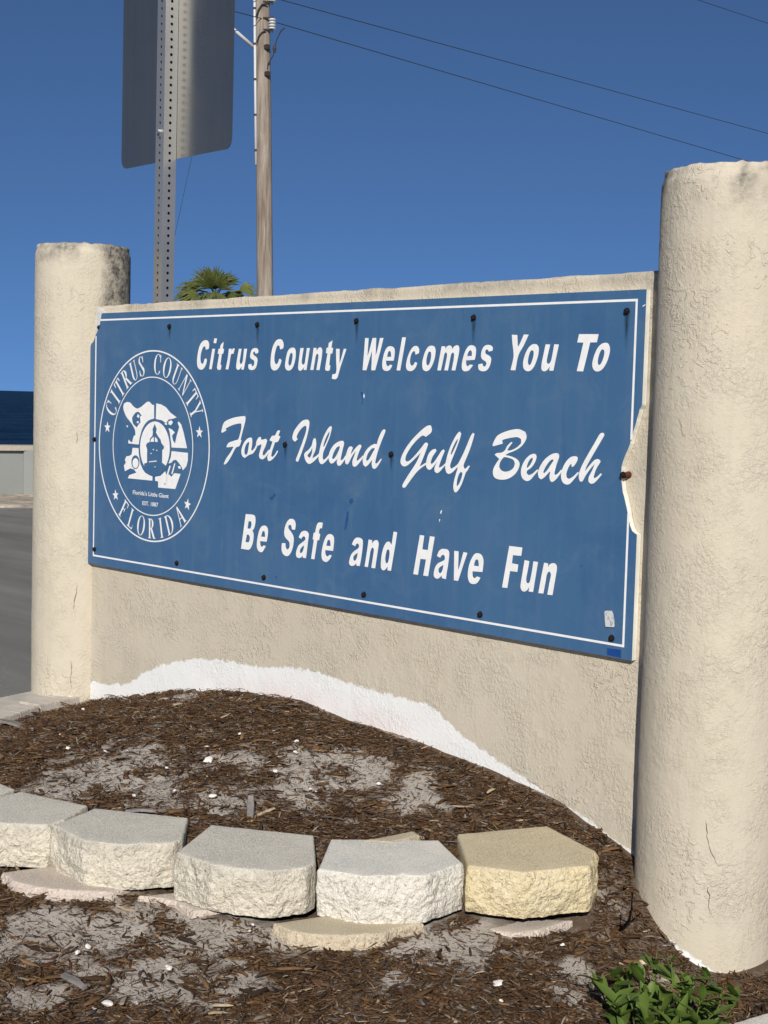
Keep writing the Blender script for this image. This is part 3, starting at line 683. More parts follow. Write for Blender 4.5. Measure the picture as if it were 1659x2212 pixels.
(R6, S59, [(1245,222),(1308,232),(1280,435),(1362,445),(1393,240),(1463,250),(1365,832),(1295,822),(1335,585),(1252,575),(1215,812),(1147,800)]),
(R7, S7, [(670,392),(630,400),(590,430),(565,480),(550,530),(610,560),(630,525),(660,505),(690,515),(700,570),(685,605),(640,630),(570,665),(525,720),(500,790),(487,870),(495,920),(530,950),(570,952),(610,925),(638,890),(642,945),(715,962),(730,850),(760,670),(778,500),(770,440),(740,405)], [(670,692),(630,720),(595,745),(575,785),(580,835),(600,855),(625,845),(650,800),(665,740)]),
(R7, S7, [(875,430),(955,440),(945,800),(975,720),(1048,453),(1122,470),(1060,650),(945,998),(868,985)]),
(R7, S7, [(1310,475),(1260,490),(1210,560),(1170,650),(1142,760),(1130,880),(1140,970),(1165,1025),(1205,1052),(1260,1055),(1305,1035),(1340,990),(1367,935),(1300,912),(1280,935),(1255,945),(1232,930),(1218,890),(1217,815),(1405,830),(1418,720),(1424,620),(1405,540),(1365,490)], [(1305,592),(1275,605),(1255,655),(1245,710),(1338,722),(1335,650),(1325,605)]),
(R8, S7, [(555,187),(800,218),(778,375),(622,360),(603,515),(722,538),(705,677),(568,660),(515,980),(418,968),(500,500)]),
(R8, S7, [(845,453),(932,475),(895,680),(872,800),(878,870),(900,893),(930,880),(950,830),(985,650),(1010,478),(1095,490),(1060,700),(1002,1055),(920,1045),(932,960),(890,1020),(845,1047),(800,1035),(772,990),(768,920),(790,780),(820,600)]),
(R8, S7, [(1212,502),(1287,520),(1282,600),(1310,545),(1360,513),(1415,520),(1445,560),(1450,630),(1430,750),(1368,1115),(1272,1105),(1315,870),(1340,740),(1330,690),(1308,670),(1280,690),(1255,750),(1240,850),(1195,1085),(1103,1075),(1160,760)]),
# script line
(T1, S33, [(245,75),(238,68),(205,70),(150,80),(100,98),(70,118),(55,150),(45,200),(55,204),(88,185),(80,175),(85,168),(130,145),(180,130),(208,128),(212,140),(210,175),(195,235),(185,262),(140,275),(105,290),(88,320),(95,326),(148,320),(120,370),(85,420),(65,465),(75,468),(100,445),(130,395),(165,330),(195,315),(212,270),(205,262),(225,180),(243,110)]),
(T1, S33, [(292,244),(265,252),(235,285),(215,335),(212,375),(225,405),(243,412),(262,398),(280,387),(305,378),(330,345),(350,300),(340,290),(322,330),(302,355),(292,350),(300,300),(300,260)], [(272,280),(252,300),(238,340),(236,375),(245,390),(258,385),(266,360),(272,320),(277,290)]),
(T1, S33, [(372,240),(355,245),(338,275),(333,300),(350,312),(375,300),(378,312),(365,360),(358,395),(365,418),(385,426),(405,415),(430,385),(450,350),(440,345),(420,370),(400,395),(388,390),(390,365),(410,320),(425,270),(415,255),(390,262),(375,262)]),
(T1, S33, [(520,185),(507,195),(490,228),(465,232),(445,268),(470,280),(460,310),(440,370),(427,405),(432,435),(445,440),(470,425),(500,390),(516,357),(508,353),(490,385),(468,408),(458,398),(465,360),(490,285),(515,278),(535,235),(518,228),(533,190)]),
(T1, S33, [(770,105),(755,96),(720,105),(685,140),(650,190),(635,240),(640,265),(657,280),(680,258),(670,248),(672,230),(690,195),(720,160),(745,145),(752,160),(748,195),(725,265),(690,360),(665,425),(668,443),(682,445),(700,400),(720,345),(750,255),(770,170),(775,125)]),
(T1, S33, [(815,250),(805,270),(795,310),(770,345),(740,370),(732,390),(740,425),(758,455),(780,463),(810,445),(840,415),(862,390),(855,378),(830,400),(800,418),(808,390),(825,350),(832,300),(828,255)], [(798,330),(788,355),(765,385),(758,395),(770,412),(782,410),(795,380),(800,345)]),
(T1, S33, [(955,148),(930,170),(900,225),(875,290),(858,360),(852,420),(862,455),(880,466),(905,450),(935,415),(950,390),(940,385),(915,415),(893,432),(886,415),(890,370),(915,310),(945,235),(962,165)], [(942,195),(920,230),(900,280),(890,320),(898,320),(915,285),(935,235),(943,205)]),
(T1, S33, [(1050,272),(1020,278),(980,305),(950,350),(935,400),(940,440),(955,462),(975,455),(1000,430),(1008,425),(1003,450),(1010,475),(1030,478),(1055,450),(1085,400),(1075,395),(1055,425),(1038,435),(1035,420),(1050,350),(1062,300),(1060,280)], [(1025,315),(1000,330),(975,375),(963,415),(970,425),(985,415),(1010,375),(1028,330)]),
(T1, S33, [(1120,318),(1100,330),(1085,370),(1072,420),(1075,460),(1090,470),(1105,450),(1130,400),(1160,355),(1150,390),(1133,440),(1135,478),(1152,488),(1175,472),(1205,435),(1228,400),(1218,395),(1195,420),(1172,440),(1168,425),(1185,370),(1205,325),(1205,310),(1195,302),(1175,315),(1145,350),(1118,390),(1125,360),(1137,330)]),
(T1, S33, [(1395,175),(1375,195),(1350,250),(1335,300),(1310,300),(1270,325),(1235,370),(1218,420),(1222,470),(1240,488),(1265,470),(1295,430),(1293,470),(1300,498),(1318,505),(1340,485),(1365,445),(1376,420),(1365,425),(1340,455),(1325,462),(1322,445),(1340,370),(1370,285),(1400,210),(1407,185)], [(1315,330),(1290,340),(1260,380),(1245,425),(1250,440),(1270,425),(1298,375),(1318,340)]),
(T2, S30, [(262,70),(235,75),(190,110),(130,170),(80,235),(45,300),(35,345),(45,370),(65,380),(90,370),(130,335),(175,290),(190,270),(165,330),(140,375),(110,420),(75,475),(50,520),(52,538),(68,540),(95,505),(135,450),(165,415),(200,385),(232,365),(225,352),(190,375),(180,378),(200,330),(225,265),(242,215),(238,203),(220,203),(195,235),(150,290),(105,335),(80,345),(70,330),(78,295),(110,240),(155,185),(195,150),(215,150),(225,158),(265,125),(270,95)]),
(T2, S30, [(300,248),(275,255),(248,285),(232,330),(228,375),(240,400),(258,405),(280,385),(310,345),(292,390),(293,420),(310,430),(330,420),(360,385),(385,360),(380,350),(350,378),(328,390),(325,380),(345,320),(368,265),(360,252),(345,262),(320,300),(290,345),(268,365),(262,350),(275,310),(305,265)]),
(T2, S30, [(482,117),(462,135),(430,190),(400,260),(380,330),(372,385),(380,425),(398,437),(425,425),(455,395),(475,370),(468,362),(440,385),(415,398),(408,375),(420,335),(450,260),(480,180),(492,135)], [(465,172),(445,205),(422,255),(412,290),(420,290),(440,250),(460,205),(468,180)]),
(T2, S30, [(582,127),(565,150),(540,210),(510,280),(480,340),(462,375),(465,395),(455,430),(440,485),(433,535),(440,570),(452,577),(470,560),(495,515),(515,460),(525,430),(540,410),(557,378),(550,373),(525,398),(515,395),(510,370),(530,320),(560,245),(585,165),(592,135)], [(490,420),(475,440),(462,480),(458,520),(463,530),(480,505),(497,460),(503,430)]),
(T2, S30, [(930,100),(880,103),(820,120),(770,145),(745,180),(728,220),(735,228),(800,210),(805,205),(800,185),(820,175),(880,162),(920,160),(945,175),(945,205),(915,235),(870,258),(840,260),(850,240),(880,200),(870,195),(840,225),(825,255),(800,275),(760,280),(745,292),(765,310),(780,325),(755,360),(735,400),(733,440),(750,468),(790,480),(840,475),(885,450),(915,415),(932,370),(925,340),(900,318),(860,302),(825,295),(850,280),(900,260),(945,230),(975,190),(985,155),(975,120)], [(820,310),(850,315),(885,330),(898,355),(890,385),(865,410),(825,420),(795,410),(778,385),(785,350),(805,320)]),
(T2, S30, [(1040,285),(1010,295),(975,330),(950,380),(943,430),(955,470),(985,490),(1015,480),(1045,445),(1075,410),(1065,403),(1030,435),(1000,447),(985,432),(990,412),(1020,390),(1048,350),(1060,310),(1055,290)], [(1030,312),(1010,328),(993,360),(985,390),(995,388),(1015,365),(1032,330)]),
(T2, S30, [(1215,280),(1175,288),(1125,325),(1090,375),(1072,425),(1078,465),(1095,478),(1120,462),(1155,425),(1165,420),(1158,460),(1165,490),(1180,497),(1205,480),(1240,435),(1255,410),(1245,405),(1220,435),(1200,445),(1195,430),(1210,370),(1230,310),(1228,290)], [(1180,325),(1155,345),(1125,390),(1110,425),(1118,432),(1140,410),(1170,365),(1190,335)]),
(T2, S30, [(1350,303),(1315,312),(1280,350),(1255,400),(1245,450),(1255,495),(1280,515),(1310,512),(1345,475),(1380,430),(1372,422),(1335,458),(1305,475),(1288,465),(1285,435),(1300,390),(1320,360),(1325,370),(1325,385),(1345,375),(1368,335),(1370,310)]),
(T2, S30, [(1555,127),(1535,140),(1495,210),(1445,295),(1405,370),(1382,430),(1380,470),(1390,495),(1408,490),(1430,450),(1465,400),(1500,360),(1480,410),(1455,460),(1452,495),(1470,512),(1495,505),(1525,475),(1553,440),(1545,432),(1515,460),(1495,470),(1492,455),(1510,400),(1540,350),(1540,335),(1522,325),(1495,335),(1450,385),(1425,420),(1435,385),(1470,320),(1520,235),(1572,145),(1568,130)]),
]
for k, it in enumerate(LET): letter(it[0], it[1], it[2], it[3:], lift=.0006+.00004*(k % 3))

# white border line (the notch on the right interrupts it)
lw = .0028
bx0 = onwall(203, 1100)[0]; bx1 = .5*(onwall(1376, 650)[0]+onwall(1346, 1395)[0])
bz1 = .5*(onwall(230, 691)[2]+onwall(1376, 648)[2]); bz0 = .5*(onwall(203, 1198)[2]+onwall(1340, 1397)[2])
ytop = onwall(365+0, 0)[2]
nz_hi = wpx(zp((1450, 950), 2.948, [(378, 440)]))[0][1]; nz_lo = wpx(zp((1450, 950), 2.948, [(350, 985)]))[0][1]
nl_x = wpx(zp((60, 580), 5.53, [(1062, 1228)]))[0][0]; nl_z = wpx(zp((60, 580), 5.53, [(975, 1440)]))[0][1]
def rect(x0, x1, z0, z1): return [[(x0, z0), (x1, z0), (x1, z1), (x0, z1)]]
for q in (rect(bx0-lw, bx1+lw, bz0-lw, bz0+lw), rect(nl_x, bx1+lw, bz1-lw, bz1+lw), rect(bx0-lw, bx0+lw, bz0+lw, nl_z),
          rect(bx1-lw, bx1+lw, nz_hi, bz1-lw), rect(bx1-lw, bx1+lw, bz0+lw, nz_lo)):
    decal('border_line', q, M['letter'], .0005)

# ---- county seal
RS = (230, 850); SS = 4.175
def sp(pts): return wpx(zp(RS, SS, pts))
sl_, sr_, st_, sb_ = sp([(78, 1120)])[0], sp([(1223, 1120)])[0], sp([(650, 97)])[0], sp([(660, 2122)])[0]
SCX = .5*(sl_[0]+sr_[0]); SCZ = .5*(st_[1]+sb_[1]); RO = .25*((sr_[0]-sl_[0])+(st_[1]-sb_[1]))
il, ir_, it_, ib = sp([(222, 1100)])[0], sp([(1048, 1100)])[0], sp([(630, 382)])[0], sp([(640, 1838)])[0]
RI = .25*((ir_[0]-il[0])+(it_[1]-ib[1])); ICX = .5*(il[0]+ir_[0]); ICZ = .5*(it_[1]+ib[1])
ICX = .5*(ICX+SCX); ICZ = .5*(ICZ+SCZ)
def circ(cx, cz, rx, rz=None, n=96):
    rz = rz or rx; return [(cx+rx*math.cos(2*math.pi*k/n), cz+rz*math.sin(2*math.pi*k/n)) for k in range(n)]
def ringd(cx, cz, r, w, name, parent): return decal(name, [circ(cx, cz, r+w/2), circ(cx, cz, r-w/2)], M['letter'], .0006, parent)
seal = ringd(SCX, SCZ, RO-.002, .0046, 'county_seal', sign); seal['label'] = 'round county seal in white line work'
ringd(ICX, ICZ, RI, .0032, 'ring', seal)
# serif capitals, unit height, drawn as convex pieces
def arcp(cx, cy, rx, ry, a0, a1, w_fn, n=14):
    P = []; Qq = []
    for k in range(n+1):
        a = R(a0+(a1-a0)*k/n); w = w_fn(a); P.append((cx+(rx)*math.cos(a), cy+(ry)*math.sin(a))); Qq.append((cx+(rx-w)*math.cos(a), cy+(ry-w*.55)*math.sin(a)))
    return P+Qq[::-1]
def wv(a): return .03+.115*abs(math.cos(a))
def stem(x, w=.13, z0=0, z1=1): return [(x, z0), (x+w, z0), (x+w, z1), (x, z1)]
def serif(x, w, z, h=.035, e=.075): return [(x-e, z), (x+w+e, z), (x+w+e, z+h), (x-e, z+h)]
G = {
'C': (.72, [arcp(.40, .5, .38, .52, 48, 318, wv), [(.62, .62), (.67, .62), (.67, 1.0), (.63, 1.0)]]),
'I': (.34, [stem(.11), serif(.11, .13, 0), serif(.11, .13, .965)]),
'T': (.66, [stem(.265), serif(.265, .13, 0), [(.02, .955), (.64, .955), (.64, 1.0), (.02, 1.0)], [(.02, .76), (.06, .76), (.09, .96), (.02, .96)], [(.60, .76), (.64, .76), (.64, .96), (.57, .96)]]),
'R': (.72, [stem(.10), serif(.10, .13, 0), [(.03, .96), (.25, .96), (.25, 1.0), (.03, 1.0)], arcp(.28, .745, .27, .255, -90, 90, wv), [(.22, .96), (.30, .96), (.30, 1.0), (.22, 1.0)], [(.22, .49), (.30, .49), (.30, .53), (.22, .53)], [(.27, .50), (.41, .50), (.70, .0), (.54, .0)], [(.52, .0), (.76, .0), (.76, .035), (.52, .035)]]),
'U': (.74, [stem(.09, .13, .30, 1), serif(.09, .13, .965), stem(.56, .045, .30, 1), serif(.56, .045, .965), arcp(.347, .32, .257, .335, 180, 360, lambda a: .045+.085*max(0, -math.cos(a)))]),
'S': (.58, [arcp(.29, .76, .23, .25, 15, 200, lambda a: .05+.06*max(0, -math.cos(a))), [(.065, .72), (.16, .76), (.53, .30), (.43, .20)], arcp(.28, .25, .25, .27, 190, 395, lambda a: .05+.06*max(0, math.cos(a))), [(.47, .68), (.51, .68), (.51, .98), (.48, .98)], [(.04, .02), (.07, .02), (.07, .32), (.03, .32)]]),
'O': (.82, [arcp(.41, .5, .39, .52, -90, 90, wv), arcp(.41, .5, .39, .52, 90, 270, wv)]),
'N': (.80, [stem(.12, .045), serif(.12, .045, 0), stem(.62, .045), serif(.62, .045, .965), [(.10, 1.0), (.24, 1.0), (.665, 0), (.60, 0)]]),
'Y': (.74, [stem(.30, .13, 0, .45), serif(.30, .13, 0), [(.04, 1.0), (.18, 1.0), (.42, .42), (.31, .42)], [(.62, 1.0), (.67, 1.0), (.43, .42), (.38, .45)], serif(.06, .10, .965, .035, .06), serif(.61, .06, .965, .035, .06)]),
'F': (.60, [stem(.10), serif(.10, .13, 0), [(.03, .955), (.57, .955), (.57, 1.0), (.03, 1.0)], [(.53, .76), (.57, .76), (.57, .96), (.51, .96)], [(.22, .50), (.42, .50), (.42, .545), (.22, .545)], [(.39, .40), (.42, .40), (.42, .65), (.39, .65)]]),
'L': (.60, [stem(.10), serif(.10, .13, .965), [(.03, 0), (.57, 0), (.57, .045), (.03, .045)], [(.53, .04), (.57, .04), (.57, .26), (.51, .04)]]),
'D': (.78, [stem(.10), [(.03, .96), (.25, .96), (.25, 1.0), (.03, 1.0)], [(.03, 0), (.25, 0), (.25, .04), (.03, .04)], arcp(.26, .5, .47, .50, -90, 90, wv), [(.22, .955), (.28, .955), (.28, 1.0), (.22, 1.0)], [(.22, 0), (.28, 0), (.28, .045), (.22, .045)]]),
'A': (.76, [[(.36, 1.0), (.41, 1.0), (.14, 0), (.09, 0)], [(.36, 1.0), (.44, 1.0), (.70, 0), (.55, 0)], [(.20, .32), (.58, .32), (.58, .365), (.20, .365)], serif(.08, .06, 0, .03, .06), serif(.55, .14, 0, .03, .05)]),
}
def arc_text(txt, px, rbase, hgt, flip, wsc=.85):
    """px: traced middle of every letter; the angle of each letter follows from it"""
    for ch, (x, y) in zip(txt, px):
        if ch == ' ': continue
        q = sp([(x, y)])[0]; a = math.atan2(q[1]-SCZ, q[0]-SCX)
        wid, pieces = G[ch]; V = []; F = []
        for k, pc_ in enumerate(pieces):
            loop = []
            for gx_, gz_ in pc_:
                u = (gx_-wid/2)*hgt*wsc; v = (gz_-.5)*hgt
                rr = rbase+(v if not flip else -v); rot = a-math.pi/2 if not flip else a+math.pi/2
                # true straight letter turned to its tangent
                cxp = SCX+rbase*math.cos(a); czp = SCZ+rbase*math.sin(a)
                loop.append((cxp+u*math.cos(rot)-v*math.sin(rot), czp+u*math.sin(rot)+v*math.cos(rot)))
            v3, f3 = slab_xz([loop], -.0001, -.0006-.00004*k); b = len(V); V += v3; F += [tuple(i+b for i in ff) for ff in f3]
        obj('letter', mesh('letter', V, F, M['letter']), seal)
RM = .5*(RO+RI)
arc_text('CITRUSCOUNTY', [(200, 715), (240, 585), (275, 475), (352, 385), (437, 310), (517, 270), (685, 248), (787, 285), (890, 360), (978, 455), (1045, 605), (1090, 735)], RM-.001, (RO-RI)*.74, False)
arc_text('FLORIDA', [(333, 1765), (410, 1880), (510, 1955), (622, 1990), (722, 1975), (812, 1930), (925, 1850)], RM, (RO-RI)*.74, True)
def star(x, y, r, rot=0):
    q = sp([(x, y)])[0]; lp = []
    for k in range(10):
        rr = r if k % 2 == 0 else r*.40; a = math.pi/2+k*math.pi/5+rot; lp.append((q[0]+rr*math.cos(a), q[1]+rr*math.sin(a)))
    decal('star', [lp], M['letter'], .0006, seal)
star(162, 912, .0195); star(1122, 965, .0195); star(247, 1620, .0190, R(6)); star(997, 1718, .0190, R(-8))
def emb(pts, mat='letter', lift=.0006, name='emblem_piece', smooth=False):
    lp = sp(pts); decal(name, [smooth_outline(lp) if smooth else lp], M[mat], lift, seal)
emb([(335,665),(365,648),(400,655),(430,690),(470,715),(510,700),(545,672),(580,645),(605,650),(628,675),(648,678),(648,820),(600,835),(560,870),(525,930),(505,1000),(495,1075),(485,1090),(378,1078),(385,1040),(400,1060),(420,1070),(435,1010),(455,990),(450,940),(420,880),(390,840),(360,800),(335,740),(328,700)], smooth=True)
emb([(455,760),(490,752),(520,790),(502,800),(508,860),(490,880),(468,912),(430,870),(420,810)], 'blue', .0008, 'emblem_detail', True)
emb([(480,775),(498,785),(492,815),(470,800)], 'letter', .0010, 'emblem_detail')
emb([(470,850),(490,845),(488,870),(470,865)], 'letter', .0010, 'emblem_detail')
emb([(672,662),(720,672),(770,700),(820,760),(885,808),(845,822),(800,830),(775,870),(730,838),(668,825)])
emb([(905,850),(930,880),(955,960),(992,1130),(832,1122),(826,1060),(812,960),(800,920),(830,930),(865,965),(835,1000),(845,1050),(868,1082),(885,1000),(912,910),(895,865)])
emb([(800,850),(830,838),(845,860),(825,890),(800,880)], 'letter', .0006, 'emblem_detail')
emb([(760,865),(780,858),(785,885),(765,885)], 'letter', .0006, 'emblem_detail')
emb([(832,1160),(1002,1178),(1000,1260),(985,1320),(950,1360),(935,1320),(905,1280),(880,1250),(850,1255),(830,1280),(800,1290),(825,1220)])
emb([(660,1428),(715,1418),(765,1370),(775,1410),(750,1500),(765,1515),(800,1400),(830,1430),(860,1390),(925,1398),(870,1555),(692,1540),(692,1475),(660,1470)])
emb([(810,1312),(824,1314),(768,1500),(752,1494)], 'letter', .0009, 'emblem_detail')
emb([(862,1285),(872,1290),(842,1400),(830,1396)], 'letter', .0009, 'emblem_detail')
emb([(895,1320),(920,1315),(930,1340),(910,1345)], 'letter', .0006, 'emblem_detail')
emb([(425,1125),(485,1128),(490,1200),(505,1290),(530,1350),(555,1385),(600,1410),(632,1425),(630,1468),(375,1443),(390,1410),(420,1400),(465,1385),(440,1350),(400,1340),(345,1370),(335,1310),(355,1280),(345,1250),(360,1215),(390,1210),(415,1195)])
emb([(360,890),(378,895),(370,915)], 'letter', .0006, 'emblem_detail')
def ell(cx, cy, rx, ry, n=40): return [(cx+rx*math.cos(2*math.pi*k/n), cy+ry*math.sin(2*math.pi*k/n)) for k in range(n)]
emb(ell(455, 1275, 42, 72), 'blue', .0008, 'emblem_detail'); emb(ell(456, 1285, 31, 52), 'letter', .0010, 'emblem_detail')
emb(ell(660, 1125, 170, 298), 'blue', .0012, 'emblem_detail'); emb(ell(660, 1125, 155, 275), 'letter', .0014, 'emblem_piece')
emb([(658,875),(668,900),(680,930),(672,965),(690,1000),(720,1040),(728,1075),(755,1110),(755,1130),(738,1150),(735,1280),(772,1310),(765,1360),(705,1412),(650,1424),(590,1404),(553,1350),(548,1290),(578,1280),(580,1140),(567,1100),(580,1075),(605,1065),(608,1030),(635,1000),(640,960),(636,930),(650,900)], 'blue', .0016, 'emblem_detail')
for w_ in ([(612,1062),(620,1035),(648,1010),(651,1062)], [(661,1010),(685,1035),(690,1065),(662,1062)], [(635,1140),(652,1138),(648,1152)], [(668,1145),(688,1150),(685,1160)], [(612,1182),(632,1178),(620,1192)], [(598,1268),(680,1258),(680,1268),(598,1276)], [(648,1325),(668,1320),(668,1328)]):
    emb(w_, 'letter', .0018, 'emblem_detail')
def text_part(txt, xa, xb, ytop_, ybot, name):
    c = bpy.data.curves.new('t', 'FONT'); c.body = txt; c.resolution_u = 3; c.offset = .012
    o = bpy.data.objects.new('t', c); col.objects.link(o); bpy.context.view_layer.update()
    me = bpy.data.meshes.new_from_object(o.evaluated_get(bpy.context.evaluated_depsgraph_get())); bpy.data.objects.remove(o)
    v = np.array([q.co[:2] for q in me.vertices]); lo, hi = v.min(0), v.max(0)
    A, B = sp([(xa, ybot)])[0], sp([(xb, ybot+ (xb-xa)*.0 )])[0]; top_ = sp([(xa, ytop_)])[0][1]
    for q in me.vertices:
        s_, t_ = (q.co.x-lo[0])/(hi[0]-lo[0]), (q.co.y-lo[1])/(hi[1]-lo[1])
        q.co = (A[0]+(B[0]-A[0])*s_, -.0007, A[1]+(top_-A[1])*t_)
    me.materials.clear(); me.materials.append(M['letter']); me.update()
    obj(name, me, seal)
text_part("Florida's Little Giant", 428, 802, 1565, 1610, 'motto')
text_part('EST. 1887', 527, 692, 1680, 1722, 'founding_date')

# ---- bolts with rust runs
BOLT = [(213, 707), (367, 705), (557, 701), (771, 693), (1024, 686), (1355, 672), (205, 949), (617, 960), (846, 981), (205, 1186), (383, 1216), (571, 1247), (787, 1284), (1038, 1327), (1322, 1378)]
def bolt_mesh():
    V = []; F = []; n = 6; prof = [(.0066, .0), (.0066, -.0060), (.0048, -.0078)]
    for r_, y_ in prof:
        for k in range(n): a = 2*math.pi*k/n; V.append((r_*math.cos(a), y_, r_*math.sin(a)))
    for i in range(2):
        for k in range(n): F.append((i*n+k, (i+1)*n+k, (i+1)*n+(k+1) % n, i*n+(k+1) % n))
    F.append(tuple(2*n+k for k in range(n))[::-1])
    m_ = 14; b = len(V)
    for k in range(m_): a = 2*math.pi*k/m_; V.append((.0082*math.cos(a), -.0009, .0082*math.sin(a)))
    F.append(tuple(b+k for k in range(m_))[::-1])
    return mesh('bolt', V, F, M['rust'])
bmesh_ = bolt_mesh()
def stain_material():
    t = NT('rust_run', .8, .1); t.color((.012, .016, .014))
    a = t.attr('fade').outputs['Fac']; n = t.noise(1, 3, .6, 0, t.co((260, 260, 30)))
    t.l(t.math('MULTIPLY', a, t.ramp(n, [(.3, .25), (.7, 1.0)])), t.b.inputs['Alpha']); return t.m
M['run'] = stain_material()
random.seed(3)
for k, (x, y) in enumerate(BOLT):
    q = onwall(x, y); o = obj('bolt', bmesh_, sign, (q[0], -.0004 if k else .004, q[2])); o.rotation_euler = (0, random.uniform(0, 1), 0)
    Lr = (.012, .05, .07, .07, .08, .10, .03, .05, .05, .02, .015, .015, .015, .015, .02)[k]; V = []; F = []; fd = []
    nseg = 7
    for i in range(nseg+1):
        tt = i/nseg; w = .0075*(1-.6*tt)
        for s_, ff in ((-1, 0), (0, 1), (1, 0)):
            V.append((q[0]+s_*w*1.5, -.00035, q[2]-tt*Lr)); fd.append(ff*(1-tt)**1.1*1.0)
    for i in range(nseg):
        for j in (0, 1): F.append((i*3+j, i*3+j+3, i*3+j+4, i*3+j+1))
    if k:
        me = mesh('rust_run', V, F, M['run']); fattr(me, 'fade', fd); obj('rust_run', me, sign)
# bolt standing free where the board has broken away
q = onwall(1349, 1026)
sh_ = obj('exposed_bolt', mesh('exposed_bolt', *tube([(q[0], .020, q[2]), (q[0], .0, q[2]), (q[0], -.004, q[2])], [.0095, .0055, .0055], 10), M['rust_red']), sign)
obj('bolt_head', bmesh_, sh_, (q[0]-.001, -.003, q[2]))
# sticker, fresh blue patch, scuffs
ZS = (1480, 1500); s10 = 10.37
stk = wpx(zp(ZS, s10, [(330, 282), (420, 275), (520, 280), (555, 360), (585, 500), (602, 705), (372, 690), (350, 540)]))
V, F = slab_xz([stk], -.0004, -.0012); V = [(x, y-.004*max(0, (.55-(z-min(p[1] for p in stk))*18)), z) for x, y, z in V]
def sticker_mat():
    t = NT('torn_sticker', .5, .4); n = t.noise(95, 4, .6, .6)
    t.color(t.ramp(n, [(.44, (.55, .56, .56)), (.52, (.62, .63, .62)), (.55, (.09, .11, .13)), (.60, (.5, .52, .53))])); return t.m
M['sticker'] = sticker_mat()
tag(obj('sticker', mesh('sticker', V, F, M['sticker']), sign), 'small torn grey and white sticker')
decal('paint_patch', [wpx(zp(ZS, s10, [(390, 1245), (755, 1290), (748, 1500), (395, 1425)]))], M['blue_dark'], .0004)
for pts in ([(780, 846), (784, 848), (786, 858), (783, 872), (781, 876), (783, 862), (780, 852)], [(757, 1078), (762, 1076), (763, 1084), (757, 1090), (754, 1082)], [(749, 1106), (754, 1104), (752, 1125), (748, 1142), (744, 1146), (746, 1125)], [(582, 1076), (594, 1066), (596, 1070), (586, 1082)], [(594, 1246), (598, 1244), (597, 1252)], [(1254, 1222), (1257, 1220), (1256, 1226)]):
    decal('scuff', [wpx(pts)], M['scuff'], .0004)
for pts in ([(786, 850), (788, 856), (786, 861), (785, 855)], [(953, 1102), (955, 1103), (953, 1110), (951, 1109)], [(949, 1121), (951, 1122), (949, 1128)], [(1388, 661), (1394, 657), (1394, 659), (1389, 663)]):
    decal('chip_mark', [wpx(pts)], M['letter'], .0005)

# ------------------------------------------------------------------ retaining blocks
def block(name, top, ztop, h, mat, seed, front, label, rough=.007, tilt=0.0, group='split faced edging blocks'):
    """top: convex outline (x, y) counter or clockwise; front: set of edge indices with the rough split face"""
    P = [np.array(p, float) for p in top]; n = len(P)
    ar = sum(P[i][0]*P[(i+1) % n][1]-P[(i+1) % n][0]*P[i][1] for i in range(n))
    fe = set(front)
    if ar < 0:
        P = P[::-1]; fe = {(n-2-i) % n for i in front}
    C = sum(P)/n; pts = []; nor = []; fr = []
    for i in range(n):
        a, b = P[i], P[(i+1) % n]; d = b-a; L_ = np.linalg.norm(d); m = max(2, int(L_/.0036)); nn = np.array([d[1], -d[0]])/L_
        for k in range(m): pts.append(a+d*k/m); nor.append(nn); fr.append(1.0 if i in fe else .12)
    pts = np.array(pts); nor = np.array(nor); fr = np.array(fr); m = len(pts)
    for _ in range(7):        # soften corners
        nor = .5*nor+.25*(np.roll(nor, 1, 0)+np.roll(nor, -1, 0)); fr = .5*fr+.25*(np.roll(fr, 1)+np.roll(fr, -1))
    for _ in range(2): pts = .5*pts+.25*(np.roll(pts, 1, 0)+np.roll(pts, -1, 0))
    nor /= np.linalg.norm(nor, axis=1)[:, None]
    nr = max(4, int(h/.0036)); V = []
    zs = np.linspace(-h, 0, nr+1)
    for j, z in enumerate(zs):
        Q3 = np.c_[pts, np.full(m, z)]
        big = (fbm(Q3*16+seed*9.7, seed, 3)-.45)*2; mid = (fbm(Q3*55+seed*3.1, seed+4, 3)-.5)*2; fin = (fbm(Q3*150, seed+8, 2)-.5)*2
        edge = 1-.75*sstep(-.008, 0, z)
        d = fr*(big*rough*.95+mid*rough*.62+fin*.0030)*edge+fr*.010*math.sin(math.pi*min(1, (z+h)/h*1.0))*.6
        d = d-.0025*(j == nr)-.007*fr*(fbm(Q3*48, seed+2, 3)-.35)*(z > -.010)-(1-fr)*.002
        V.append(np.c_[pts+nor*d[:, None], np.full(m, ztop+z)])
    rim = V[-1][:, :2].copy()
    for f_, dz in ((.992, .0010), (.965, .0015), (.8, .002), (.5, .002), (.2, .002), (.01, .002)):
        q = C+((rim if f_ > .98 else pts-nor*.004)-C)*f_; V.append(np.c_[q, ztop+dz+(fbm(np.c_[q*25, 0*q[:, 0]], seed+1, 2)-.5)*.0015])
    V = np.vstack(V)
    if tilt: V[:, 2] += (V[:, 0]-C[0])*tilt
    rows = len(V)//m; idx = np.arange(rows*m).reshape(rows, m)
    Q = np.stack([idx[:-1].ravel(), np.roll(idx, -1, 1)[:-1].ravel(), np.roll(idx, -1, 1)[1:].ravel(), idx[1:].ravel()], 1)
    V -= np.array([C[0], C[1], 0])
    o = obj(name, npmesh(name, V, Q, mat, True), loc=(C[0], C[1], 0)); tag(o, label, 'block', group); BL.append(np.array([p for p in P])); return o
BL = []
def tz(reg, s, pts, z=.1): return [onz(x, y, z)[:2] for x, y in zp(reg, s, pts)]
A_ = (0, 1900); B_ = (400, 2000); C_ = (700, 1950); sA = 3.318; sC = 1.929
